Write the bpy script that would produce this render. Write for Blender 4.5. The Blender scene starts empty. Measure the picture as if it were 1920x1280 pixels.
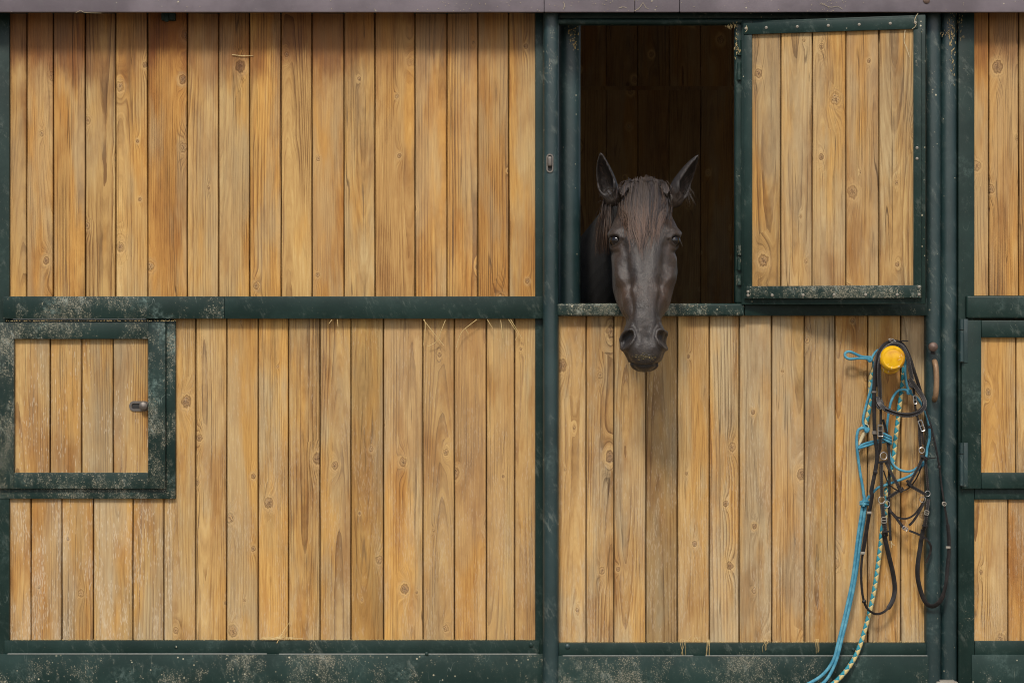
import bpy, bmesh, math, random
from mathutils import Vector, Matrix, noise
from mathutils.bvhtree import BVHTree
random.seed(7)
R = math.radians
scene = bpy.context.scene
COL = scene.collection

# ------------------------------------------------------------------ camera, sky, sun, exposure
S, D, CZ = 540.0, 8.0, 660/540.0
cam = bpy.data.cameras.new('camera'); co = bpy.data.objects.new('camera', cam); COL.objects.link(co)
co.location = (0, -D, CZ); co.rotation_euler = (R(90), 0, 0)
cam.sensor_width = 36; cam.lens = 36*D/(1920/S); cam.clip_end = 2000
cam.dof.use_dof = True; cam.dof.focus_distance = D-.2; cam.dof.aperture_fstop = 8; scene.cycles.filter_width = 1.05
scene.camera = co
SUN_EL, SUN_AZ = 47, -14          # elevation, and how far left of straight-on the sun stands
w = bpy.data.worlds.new('World'); scene.world = w; w.use_nodes = True
nt = w.node_tree; sk = nt.nodes.new('ShaderNodeTexSky'); sk.sky_type = 'NISHITA'; sk.sun_disc = False
sk.sun_elevation = R(SUN_EL); sk.sun_rotation = R(180+SUN_AZ); sk.air_density = 1.0; sk.dust_density = 3.0; sk.ozone_density = 1.0
nt.links.new(sk.outputs[0], nt.nodes['Background'].inputs[0]); nt.nodes['Background'].inputs[1].default_value = .073
sl = bpy.data.lights.new('sun', 'SUN'); sl.energy = 1.5; sl.angle = R(10); sl.color = (1, .93, .83)
so = bpy.data.objects.new('sun', sl); COL.objects.link(so)
d = Vector((math.sin(R(SUN_AZ))*math.cos(R(SUN_EL)), -math.cos(R(SUN_AZ))*math.cos(R(SUN_EL)), math.sin(R(SUN_EL))))
so.rotation_euler = d.to_track_quat('Z', 'Y').to_euler(); so.location = d*20
scene.view_settings.view_transform = 'Standard'; scene.view_settings.look = 'None'
scene.view_settings.exposure = 0.88; scene.view_settings.gamma = 1

def W(px, py, y=0.0):
    k = (D+y)/D
    return Vector(((px-960)/S*k, y, CZ+(640-py)/S*k))
def M(px): return px/S
def WA(px, py, y, yb):   # a point that shows at (px, py) when it stands at depth y, slid straight back to depth yb
    v = W(px, py, y); return Vector((v.x, yb, v.z))

# ------------------------------------------------------------------ node helper
class NT:
    def __init__(s, name):
        s.m = bpy.data.materials.new(name); s.m.use_nodes = True; s.t = s.m.node_tree
        s.b = s.t.nodes['Principled BSDF']
        tc = s.t.nodes.new('ShaderNodeTexCoord'); s.obj = tc.outputs['Object']; s.uv = tc.outputs['UV']
    def set(s, sock, v):
        if isinstance(v, (int, float)):
            try: sock.default_value = v
            except TypeError: sock.default_value = (v, v, v)
        elif isinstance(v, (tuple, list)):
            sock.default_value = tuple(v) + ((1,) if len(sock.default_value) == 4 and len(v) == 3 else ())
        else: s.t.links.new(v, sock)
    def ma(s, op, a, b=0.0, c=0.0, clamp=False):
        n = s.t.nodes.new('ShaderNodeMath'); n.operation = op; n.use_clamp = clamp
        for i, v in enumerate((a, b, c)): s.set(n.inputs[i], v)
        return n.outputs[0]
    def add(s, a, b): return s.ma('ADD', a, b)
    def sub(s, a, b): return s.ma('SUBTRACT', a, b)
    def mul(s, a, b): return s.ma('MULTIPLY', a, b)
    def div(s, a, b): return s.ma('DIVIDE', a, b)
    def sep(s, v):
        n = s.t.nodes.new('ShaderNodeSeparateXYZ'); s.set(n.inputs[0], v); return n.outputs
    def vec(s, x, y, z=0.0):
        n = s.t.nodes.new('ShaderNodeCombineXYZ')
        for i, v in enumerate((x, y, z)): s.set(n.inputs[i], v)
        return n.outputs[0]
    def noi(s, v, scale=1.0, detail=2.0, rough=.5, dist=0.0):
        n = s.t.nodes.new('ShaderNodeTexNoise'); s.set(n.inputs['Vector'], v)
        n.inputs['Scale'].default_value = scale; n.inputs['Detail'].default_value = detail
        n.inputs['Roughness'].default_value = rough; n.inputs['Distortion'].default_value = dist
        return n.outputs[0]
    def vor(s, v, scale=1.0, dim='3D', rnd=1.0):
        n = s.t.nodes.new('ShaderNodeTexVoronoi'); n.voronoi_dimensions = dim; s.set(n.inputs['Vector'], v)
        n.inputs['Scale'].default_value = scale; n.inputs['Randomness'].default_value = rnd
        return n.outputs
    def ss(s, v, a, b, lo=0.0, hi=1.0):
        n = s.t.nodes.new('ShaderNodeMapRange'); n.interpolation_type = 'SMOOTHSTEP'; n.clamp = True
        for i, x in enumerate((v, a, b, lo, hi)): s.set(n.inputs[i], x)
        return n.outputs[0]
    def mix(s, f, a, b, mode='MIX'):
        n = s.t.nodes.new('ShaderNodeMix'); n.data_type = 'RGBA'; n.blend_type = mode; n.clamp_factor = True
        s.set(n.inputs[0], f); s.set(n.inputs[6], a); s.set(n.inputs[7], b)
        return n.outputs[2]
    def ramp(s, f, pts):
        n = s.t.nodes.new('ShaderNodeValToRGB'); s.set(n.inputs[0], f); e = n.color_ramp.elements
        while len(e) < len(pts): e.new(.5)
        for q, (p, c) in zip(e, pts): q.position = p; q.color = tuple(c)+(1,)
        return n.outputs[0]
    def attr(s, name):
        n = s.t.nodes.new('ShaderNodeAttribute'); n.attribute_name = name; return n.outputs
    def bump(s, h, strength=.5, dist=.002):
        n = s.t.nodes.new('ShaderNodeBump'); n.inputs['Strength'].default_value = strength
        n.inputs['Distance'].default_value = dist; s.set(n.inputs['Height'], h)
        s.t.links.new(n.outputs[0], s.b.inputs['Normal'])
    def out(s, col, rough=.5, metal=0.0, spec=None):
        s.set(s.b.inputs['Base Color'], col); s.set(s.b.inputs['Roughness'], rough); s.set(s.b.inputs['Metallic'], metal)
        if spec is not None: s.b.inputs['Specular IOR Level'].default_value = spec
        return s.m

def wood(name, tint=(1, 1, 1), grey=.35, dust=0.0, stain=False, dark=1.0):
    n = NT(name)
    x, _, z = n.sep(n.obj)
    r1, r2, c = n.sep(n.attr('pr')[1])
    u = n.sub(x, c); o1 = n.mul(r1, 91.7); o2 = n.mul(r2, 57.3); zz = n.add(z, o1)
    wob = n.sub(n.noi(n.vec(n.add(n.mul(u, 6), o2), n.mul(zz, 1.6)), 1, 2), .5)
    # knots
    qx = n.add(n.div(u, .12), n.mul(r2, 613)); qy = n.div(zz, .20)
    v = n.vor(n.vec(qx, qy), 1, '2D', .95)
    px_, py_, _z = n.sep(v[2]); cr, cg, cb = n.sep(v[1])
    dx = n.mul(n.sub(qx, px_), .12); dz = n.mul(n.sub(qy, py_), .20)
    ks = n.add(.0030, n.mul(n.mul(cr, cr), .0105)); pth = n.add(.28, n.mul(n.ma('FRACT', n.mul(r2, 17.3)), .5)); pres = n.ss(n.sub(cg, pth), 0, .04)
    kw = n.mul(n.sub(n.noi(n.vec(n.mul(u, 130), n.mul(zz, 60)), 1, 2, .4), .5), 1.2)
    rr = n.ma('SQRT', n.add(n.mul(dx, dx), n.mul(n.mul(dz, dz), .6)))
    kd = n.add(n.div(rr, ks), kw)
    ex = n.div(dx, n.mul(ks, 1.9)); ez = n.div(dz, n.mul(ks, 5.5))
    K = n.mul(n.ma('EXPONENT', n.mul(n.add(n.mul(ex, ex), n.mul(ez, ez)), -1)), pres)
    # growth-ring field
    u0 = n.mul(n.sub(r2, .5), .15)
    dd = n.add(.008, n.mul(n.noi(n.vec(n.mul(zz, .62), n.add(o2, 3.1)), 1, 1), .085))
    uu = n.sub(u, u0)
    f = n.ma('SQRT', n.add(n.mul(uu, uu), n.mul(dd, dd)))
    f2 = n.add(n.add(f, n.mul(n.mul(K, ks), 1.9)), n.add(n.mul(wob, .006), n.mul(n.sub(n.noi(n.vec(n.mul(u, 70), n.mul(zz, 14)), 1, 2), .5), .0016)))
    per = n.add(.0048, n.mul(r1, .0045)); amp = n.add(.35, n.mul(n.ma('FRACT', n.mul(r1, 23.7)), .85)); amp2 = n.add(.15, n.mul(n.ma('FRACT', n.mul(r2, 31.1)), .85))
    saw = n.ma('FRACT', n.div(f2, per))
    saw3 = n.mul(saw, n.mul(saw, saw))
    ringm = n.ss(n.noi(n.vec(n.add(n.mul(u, 14), o2), n.mul(zz, 1.8)), 1, 2), .38, .62)
    fib = n.noi(n.vec(n.mul(f2, 420), n.mul(zz, 9), o2), 1, 3, .65)
    strk = n.noi(n.vec(n.mul(f2, 75), n.mul(zz, .8), o2), 1, 3, .6)
    broad = n.noi(n.vec(n.add(n.mul(u, 9), o2), n.mul(zz, 1.7)), 1, 3, .55)
    t = n.add(.58, n.add(n.mul(n.sub(strk, .5), .55), n.add(n.mul(n.sub(fib, .5), 1.2), n.add(n.mul(n.sub(broad, .5), .9), n.mul(n.mul(n.mul(saw3, ringm), amp), -.75)))))
    col = n.ramp(t, [(.0, (.19, .095, .034)), (.3, (.32, .178, .066)), (.55, (.42, .248, .098)), (.8, (.50, .315, .132)), (1, (.57, .385, .185))])
    # grey weathering
    gm = n.ss(n.add(n.noi(n.vec(n.add(n.mul(u, 13), o2), n.mul(zz, 2.3), 5.5), 1, 4, .6), n.mul(n.sub(r1, .5), .18)), .45, .68, 0, grey)
    gcol = n.ramp(t, [(.0, (.17, .118, .067)), (.5, (.335, .240, .138)), (1, (.48, .37, .235))])
    col = n.mix(gm, col, gcol)
    # reddish planks
    rm = n.ss(n.add(n.mul(r2, .5), n.mul(n.noi(n.vec(n.mul(u, 5), n.mul(zz, 1.0), o2), 1, 2), .5)), .5, .75, 0, .55)
    col = n.mix(rm, col, n.mix(1, col, (.86, .74, .66), 'MULTIPLY'))
    # golden, tan-grey and mauve drifts along the board
    hn = n.noi(n.vec(n.add(n.mul(u, 8), n.mul(o2, 3)), n.mul(zz, 1.3), 8.8), 1, 4, .55)
    hm_ = n.noi(n.vec(n.add(n.mul(u, 7), n.mul(o1, 3)), n.mul(zz, 1.9), 4.8), 1, 4, .6)
    wmv = n.mul(n.sub(n.sep(n.attr('tn')[1])[1], 1), .22)
    col = n.mix(n.ss(n.add(hn, wmv), .49, .62, 0, .85), col, n.mix(1, col, (1.06, .92, .64), 'MULTIPLY'))
    col = n.mix(n.ss(n.sub(hn, wmv), .50, .38, 0, .55), col, n.mix(.5, col, (.40, .30, .19)))
    col = n.mix(n.ss(hm_, .52, .70, 0, .85), col, n.mix(1, col, (.74, .61, .49), 'MULTIPLY'))
    # per-plank tone
    tn, wm_, _t = n.sep(n.attr('tn')[1])
    tone = n.mul(tn, n.add(.95, n.mul(n.ma('FRACT', n.mul(n.add(r1, r2), 7.31)), .10)))
    col = n.mix(1, col, n.vec(n.mul(tone, tint[0]*dark), n.mul(tone, tint[1]*dark*1.06), n.mul(tone, tint[2]*dark)), 'MULTIPLY')
    # blotches of darker oil
    bl = n.ss(n.noi(n.vec(n.mul(x, 8), n.mul(z, 3.2), o2), 1, 5, .65), .48, .72, 0, .62)
    col = n.mix(bl, col, n.mix(1, col, (.72, .60, .52), 'MULTIPLY'))
    # drying cracks that follow the grain
    uc = n.add(n.add(u, n.mul(n.mul(K, ks), 1.6)), n.add(n.mul(wob, .010), n.mul(n.sub(n.noi(n.vec(n.mul(u, 90), n.mul(zz, 30)), 1, 2), .5), .0022)))
    cn = n.noi(n.vec(n.add(n.mul(uc, 46), o2), n.mul(zz, .9), 2.2), 1, 0)
    cm = n.ss(n.noi(n.vec(n.add(n.mul(u, 16), o2), n.mul(zz, 2.4), 7.7), 1, 2), .50, .58)
    crack = n.mul(n.ss(n.ma('ABSOLUTE', n.sub(cn, .5)), .002, .011, 1, 0), n.mul(cm, amp2))
    cn2 = n.noi(n.vec(n.add(n.mul(uc, 140), o2), n.mul(zz, 1.1), 4.2), 1, 0)
    cm2 = n.ss(n.noi(n.vec(n.add(n.mul(u, 34), o2), n.mul(zz, 2.2), 1.7), 1, 2), .48, .62)
    crack2 = n.mul(n.ss(n.ma('ABSOLUTE', n.sub(cn2, .5)), .004, .030, 1, 0), n.mul(cm2, amp2))
    col = n.mix(n.mul(crack, .8), col, (.05, .026, .014))
    col = n.mix(n.mul(crack2, .72), col, (.10, .062, .034))
    # knots: honey halo, dark core, rim
    halo = n.mul(n.ma('EXPONENT', n.mul(n.mul(n.sub(kd, 1.7), n.sub(kd, 1.7)), -2.0)), pres)
    col = n.mix(n.mul(halo, n.add(.2, n.mul(cb, .4))), col, (.55, .36, .15))
    core = n.mul(n.ss(kd, .75, 1.1, 1, 0), pres)
    star = n.noi(n.vec(n.mul(dx, 260), n.mul(dz, 200), o1), 1, 3, .7)
    kr = n.ma('SINE', n.mul(kd, 17)); kc = n.mix(n.ss(n.add(star, n.mul(kr, .05)), .36, .50), (.07, .036, .018), n.mix(cb, (.44, .28, .12), (.28, .165, .075)))
    kc = n.mix(n.ss(kd, .45, .15, 0, .55), kc, (.10, .05, .025))
    col = n.mix(n.mul(core, .92), col, kc)
    rim = n.mul(n.ss(n.ma('ABSOLUTE', n.sub(kd, 1.15)), .02, .34, 1, 0), pres)
    rim2 = n.mul(n.ss(n.ma('ABSOLUTE', n.sub(kd, 1.95)), .05, .28, 1, 0), pres)
    col = n.mix(n.mul(rim2, .2), col, (.16, .085, .04))
    col = n.mix(n.mul(rim, n.add(.2, n.mul(cb, .45))), col, (.10, .045, .018))
    if stain:   # water stain left on the boards below the eaves
        h = n.add(n.sub(z, n.ss(x, -.9, .2, 0, .05)), n.mul(n.sub(n.noi(n.vec(n.mul(x, 9), n.mul(z, 2.0), o2), 1, 5, .65), .5), .42))
        sm = n.mul(n.ss(h, 2.10, 2.22), n.ss(n.noi(n.vec(n.mul(x, 3.1), n.mul(z, 1.2), 3.3), 1, 2), .30, .55, .5, 1))
        col = n.mix(n.mul(sm, n.ss(x, .4, -1.1, .62, 1)), col, n.mix(1, col, (.50, .36, .31), 'MULTIPLY'))
    if dust > 0:   # pale scuffed dirt in short vertical dashes
        a2 = n.noi(n.vec(n.mul(x, 13), n.mul(z, 3.0), 1.0), 1, 4, .7)
        low = n.ss(z, 1.25, .3, .25, 1)
        dens = n.mul(n.ss(a2, .42, .66), low); dm = 0.0
        for sx_, sz_ in ((420, 70), (300, 40)):
            vv = n.vor(n.vec(n.mul(x, sx_), n.mul(z, sz_), o2), 1); q1, q2, q3 = n.sep(vv[1])
            dm = n.ma('MAXIMUM', dm, n.mul(n.ss(vv[0], .32, .5, 1, 0), n.ss(n.sub(n.mul(dens, .55), q1), -.02, .04)))
        col = n.mix(n.mul(dens, .34*dust), col, (.47, .39, .27))
        col = n.mix(n.mul(dm, .48*dust), col, (.60, .51, .37))
    rough = n.ss(t, .2, .9, .62, .78)
    hgt = n.add(n.mul(saw3, n.mul(ringm, -.35)), n.add(n.mul(fib, .5), n.add(n.mul(crack, -1.6), n.add(n.mul(crack2, -.8), n.add(n.mul(rim, -.7), n.mul(K, .7))))))
    n.bump(hgt, .75, .0016)
    return n.out(col, rough, 0, .3)

def paint(name, dust=.5, scuff=.3, base=(.0062, .0195, .0165), streak=.2, crumbs=.3, spec=.24):
    n = NT(name); x, y, z = n.sep(n.obj)
    cl = n.noi(n.obj, 5, 4, .6)
    col = n.mix(n.ss(cl, .35, .7), base, tuple(b*1.45+.003 for b in base))
    # chalky rubbed patches
    pm = n.mul(n.ss(n.noi(n.obj, 7, 5, .65), .52, .72), n.ss(n.noi(n.obj, 70, 5, .75), .40, .70))
    col = n.mix(n.mul(pm, scuff), col, (.11, .165, .15))
    # clouds of fine tan dust broken into grains
    bm = n.add(n.mul(n.noi(n.obj, 4.0, 6, .72), .75), n.mul(n.noi(n.vec(n.mul(x, 60), n.mul(y, 60), n.mul(z, 22)), 1, 4, .7), .25))
    dens = n.ss(bm, .62-dust*.20, .86-dust*.22)
    dm = 0.0
    for sc_, th in ((210, .34), (430, .42)):
        vv = n.vor(n.obj, sc_); a_, b_, c_ = n.sep(vv[1])
        dm = n.ma('MAXIMUM', dm, n.mul(n.mul(n.ss(vv[0], th, th+.15, 1, 0), n.ss(n.sub(n.mul(dens, .75), a_), -.02, .05)), n.add(.45, n.mul(b_, .5))))
    col = n.mix(n.mul(dens, .28*dust), col, (.17, .17, .125))
    col = n.mix(n.mul(dm, .75), col, (.34, .31, .23))
    sme = n.noi(n.vec(n.add(n.mul(x, 30), n.mul(z, 18)), n.mul(n.sub(z, x), 9), y), 1, 6, .8)
    sm2 = n.mul(n.ss(sme, .52, .66), n.ss(bm, .44, .60)); col = n.mix(n.mul(sm2, scuff*.75), col, (.23, .255, .22))
    # vertical runs
    st = n.noi(n.vec(n.mul(x, 150), n.mul(z, 4.0), 0), 1, 3, .7)
    sm = n.mul(n.ss(st, .66, .76), n.ss(n.noi(n.vec(n.mul(x, 14), n.mul(z, 9), 9), 1, 3), .48, .62))
    col = n.mix(n.mul(sm, streak), col, (.30, .33, .27))
    # scratches
    wp = n.noi(n.obj, 9, 2); sc = n.ma('ABSOLUTE', n.sub(n.noi(n.vec(n.mul(x, 24), n.mul(z, 6), n.mul(wp, 1.0)), 1, 1), .5))
    scm = n.mul(n.ss(sc, .0008, .003, 1, 0), n.ss(n.noi(n.obj, 10, 2), .56, .64))
    col = n.mix(n.mul(scm, scuff*.7), col, (.24, .28, .25))
    # spots
    v = n.vor(n.obj, 52); r_, g_, b_ = n.sep(v[1])
    sp = n.mul(n.ss(n.sub(v[0], n.mul(r_, .14)), .02, .07, 1, 0), n.ss(g_, 1-crumbs, 1-crumbs+.05))
    col = n.mix(n.mul(sp, n.add(.25, n.mul(b_, .7))), col, (.50, .46, .33))
    rough = n.add(.30, n.add(n.mul(cl, .22), n.add(n.mul(dm, .4), n.mul(pm, .2))))
    n.bump(n.add(n.mul(n.noi(n.obj, 6, 3), 5.0), n.add(n.mul(n.noi(n.obj, 120, 3), .12), n.add(n.mul(dm, .3), n.mul(sp, .6)))), .28, .002)
    return n.out(col, n.add(rough, .04), 0, spec)

def plain(name, col, rough=.5, metal=0, var=.25, sc=60, bumpd=.0006, spec=None):
    n = NT(name)
    f = n.noi(n.obj, sc, 5, .65); f2 = n.noi(n.obj, sc*.15, 4, .6)
    k = n.add(1-var, n.mul(n.add(f, f2), var))
    c = n.mix(1, col, n.vec(k, k, k), 'MULTIPLY')
    n.bump(f, .5, bumpd)
    return n.out(c, n.add(rough-.08, n.mul(f2, .2)), metal, spec)

def build_mats():
    m = {}
    m['wood'] = wood('board_wood', grey=.60, dust=.35)
    m['wood_top'] = wood('board_wood_stained', tint=(1.03, 1.0, .94), grey=.48, stain=True)
    m['wood_low'] = wood('board_wood_dusty', tint=(1.02, 1.03, 1.06), grey=.75, dust=.95)
    m['wood_door'] = wood('board_wood_door', tint=(1.01, 1.0, 1.02), grey=.9, dust=.4)
    m['wood_hatch'] = wood('board_wood_hatch', tint=(.98, .96, .95), grey=.6, dust=.15)
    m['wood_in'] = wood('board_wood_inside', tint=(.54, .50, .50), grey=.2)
    m['paint'] = paint('green_paint', .30, .35, crumbs=.28)
    m['paint_clean'] = paint('green_paint_clean', .12, .3, crumbs=.14, streak=.1)
    m['paint_dusty'] = paint('green_paint_dusty', .92, 1.25, streak=1.0, crumbs=.35)
    m['paint_kick'] = paint('green_paint_kick', .75, .6, base=(.0095, .0255, .0225), streak=.8, crumbs=.4)
    m['paint_tube'] = paint('green_paint_tube', .25, .5, base=(.0072, .0245, .0260), streak=.3, crumbs=.14, spec=.6)
    m['fascia'] = paint('fascia_paint', .02, .12, base=(.125, .108, .122), streak=.05, crumbs=.06)
    m['dark'] = plain('dark_sheet', (.02, .02, .02), .8)
    m['steel'] = plain('steel', (.55, .54, .52), .32, 1, .3)
    m['steel_dull'] = plain('dull_steel', (.16, .145, .13), .5, .8, .4)
    m['rust'] = plain('rusty_brass', (.25, .155, .085), .55, .25, .7, 110, .0015)
    m['rust2'] = plain('rusty_knob', (.13, .085, .066), .5, .3, .7, 110, .0015)
    m['zinc'] = plain('zinc_screw', (.26, .24, .20), .6, .3, .4, 200)
    # leather with pale stitching near both edges
    n = NT('leather'); uu, vv, _ = n.sep(n.uv)
    edge = n.ma('ABSOLUTE', n.sub(vv, .5))
    line = n.ss(n.ma('ABSOLUTE', n.sub(edge, .36)), .02, .06, 1, 0)
    dash = n.ss(n.ma('FRACT', n.mul(uu, 140)), .25, .4)
    c = n.mix(n.ss(n.noi(n.obj, 60, 4, .7), .45, .75), (.007, .006, .006), (.022, .018, .017))
    c = n.mix(n.mul(n.mul(line, dash), .4), c, (.30, .27, .23))
    n.bump(n.add(n.mul(n.noi(n.obj, 500, 3), .5), n.mul(line, -.6)), .4, .0008)
    m['leather'] = n.out(c, n.add(.38, n.mul(n.noi(n.obj, 30, 3), .2)), 0, .36)
    n = NT('leather_plain')
    c = n.mix(n.ss(n.noi(n.obj, 60, 4, .7), .45, .75), (.007, .006, .006), (.024, .019, .018))
    n.bump(n.noi(n.obj, 500, 3), .4, .0006)
    m['leather2'] = n.out(c, n.add(.40, n.mul(n.noi(n.obj, 30, 3), .2)), 0, .36)
    # blue braided cord
    n = NT('blue_cord'); uu, vv, _ = n.sep(n.uv)
    a = n.ma('SINE', n.mul(n.add(n.mul(uu, 330), n.mul(vv, 4)), 6.283)); b = n.ma('SINE', n.mul(n.sub(n.mul(uu, 330), n.mul(vv, 4)), 6.283))
    h = n.mul(a, b)
    c = n.mix(n.ss(n.noi(n.obj, 45, 4), .35, .7), (.050, .23, .34), (.12, .36, .46))
    c = n.mix(n.ss(h, -.6, .2, .35, 0), c, (.01, .07, .14))
    n.bump(h, .5, .0008); m['blue'] = n.out(c, .7, 0, .25)
    # two-colour plait: teal and straw diamonds
    n = NT('plait'); uu, vv, _ = n.sep(n.uv)
    a = n.ma('SINE', n.mul(n.add(n.mul(uu, 11), n.mul(vv, 1)), 6.283)); b = n.ma('SINE', n.mul(n.sub(n.mul(uu, 11), n.mul(vv, 1)), 6.283))
    pa = n.ma('FRACT', n.add(n.mul(uu, 19), vv)); pb = n.ma('FRACT', n.sub(n.mul(uu, 19), vv))
    ga = n.ma('GREATER_THAN', pa, .5); gb = n.ma('GREATER_THAN', pb, .5)
    xor = n.ma('ABSOLUTE', n.sub(ga, gb))
    fr = n.noi(n.vec(n.mul(uu, 900), n.mul(vv, 30)), 1, 3, .7)
    blue = n.mix(fr, (.02, .15, .20), (.05, .32, .40)); yel = n.mix(fr, (.36, .28, .11), (.66, .55, .27))
    c = n.mix(xor, yel, blue)
    ea = n.mul(n.ss(n.ma('ABSOLUTE', n.sub(n.ma('FRACT', n.mul(pa, 2)), .5)), .3, .5, 1, 0), n.ss(n.ma('ABSOLUTE', n.sub(n.ma('FRACT', n.mul(pb, 2)), .5)), .3, .5, 1, 0))
    n.bump(n.add(ea, n.mul(fr, .3)), .9, .002); m['plait'] = n.out(c, .8, 0, .2)
    m['cream'] = plain('cream_whipping', (.52, .44, .27), .8, 0, .5, 300, .001)
    # yellow enamel, scratched
    n = NT('yellow_enamel')
    sc = n.mul(n.ss(n.ma('ABSOLUTE', n.sub(n.noi(n.obj, 38, 2), .5)), .003, .016, 1, 0), n.ss(n.noi(n.obj, 30, 2), .5, .56))
    c = n.mix(n.ss(n.noi(n.obj, 25, 4), .4, .7), (.72, .41, .008), (.50, .22, .004))
    c = n.mix(n.mul(sc, .8), c, (.8, .76, .6)); n.bump(n.noi(n.obj, 60, 3), .15, .001)
    m['yellow'] = n.out(c, .18, 0, .5)
    n = NT('straw'); c = n.mix(n.noi(n.obj, 40, 2), (.42, .29, .10), (.66, .52, .26)); m['straw'] = n.out(c, .6)
    n = NT('hay_green'); c = n.mix(n.ss(n.noi(n.obj, 150, 2), .45, .7), (.035, .028, .010), (.26, .19, .07)); m['hay'] = n.out(c, .7)
    # horse coat
    n = NT('horse_coat'); x, y, z = n.sep(n.obj); sk_ = n.attr('skin')[2]; br = n.attr('brown')[2]
    h1 = n.noi(n.vec(n.mul(x, 420), n.mul(y, 420), n.mul(z, 60)), 1, 3, .7); h2 = n.noi(n.obj, 14, 5, .6)
    c = n.mix(n.ss(h2, .3, .7), (.0120, .0092, .0075), (.031, .0235, .0190))
    c = n.mix(br, c, (.070, .038, .021)); c = n.mix(n.ss(y, -.20, -.05), c, (.006, .005, .0045))  # black-brown neck, coat darkened with depth to paint in the stall's shade
    mt = n.noi(n.vec(n.mul(x, 190), n.mul(y, 190), n.mul(z, 90)), 1, 4, .75)
    c = n.mix(n.mul(h1, .7), c, n.mix(1, c, (.4, .4, .4), 'MULTIPLY')); c = n.mix(n.ss(mt, .42, .68, 0, .8), c, n.mix(1, c, (1.9, 1.75, 1.65), 'MULTIPLY'))
    c = n.mix(n.ss(n.noi(n.obj, 260, 2), .70, .74, 0, .35), c, (.25, .22, .18))
    c = n.mix(sk_, c, (.012, .010, .010))
    n.bump(n.add(n.add(h1, n.mul(mt, 1.3)), n.mul(n.noi(n.obj, 35, 4), 1.2)), .8, .0015)
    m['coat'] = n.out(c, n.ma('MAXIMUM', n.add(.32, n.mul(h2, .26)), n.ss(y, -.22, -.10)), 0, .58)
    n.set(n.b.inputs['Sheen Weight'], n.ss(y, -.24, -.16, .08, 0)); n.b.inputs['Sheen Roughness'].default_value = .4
    n.set(n.b.inputs['Sheen Tint'], (.75, .72, .70))
    n = NT('horse_hair'); uu, vv, _ = n.sep(n.uv)
    c = n.mix(n.ss(uu, .25, 1.05), (.050, .037, .028), (.135, .080, .053)); c = n.mix(n.ss(vv, .42, .62, 0, .85), c, (.011, .008, .007))
    m['hair'] = n.out(c, .38, 0, .6)
    n = NT('eye'); m['eye'] = n.out((.005, .003, .0025), .05, 0, .6)
    # yard ground
    n = NT('yard_sand'); f = n.noi(n.obj, 1.2, 8, .7); g = n.noi(n.obj, 60, 4, .8)
    c = n.mix(f, (.17, .14, .105), (.25, .21, .155)); c = n.mix(n.ss(g, .4, .7, 0, .5), c, (.18, .15, .11)); n.bump(g, .6, .01)
    m['ground'] = n.out(c, .9)
    n = NT('stall_litter'); g = n.noi(n.obj, 40, 5, .8); m['litter'] = n.out(n.mix(g, (.13, .09, .045), (.32, .24, .11)), .9)
    n = NT('roof_sheet'); m['roof'] = n.out(n.mix(n.noi(n.obj, 6, 4), (.07, .06, .06), (.12, .11, .11)), .6)
    return m
MT = build_mats(); MT['edge_light'] = plain('painted_edge_light', (.26, .28, .26), .6, 0, .5, 120)  # pale colour standing in for light caught on the kick plate ledges

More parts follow.
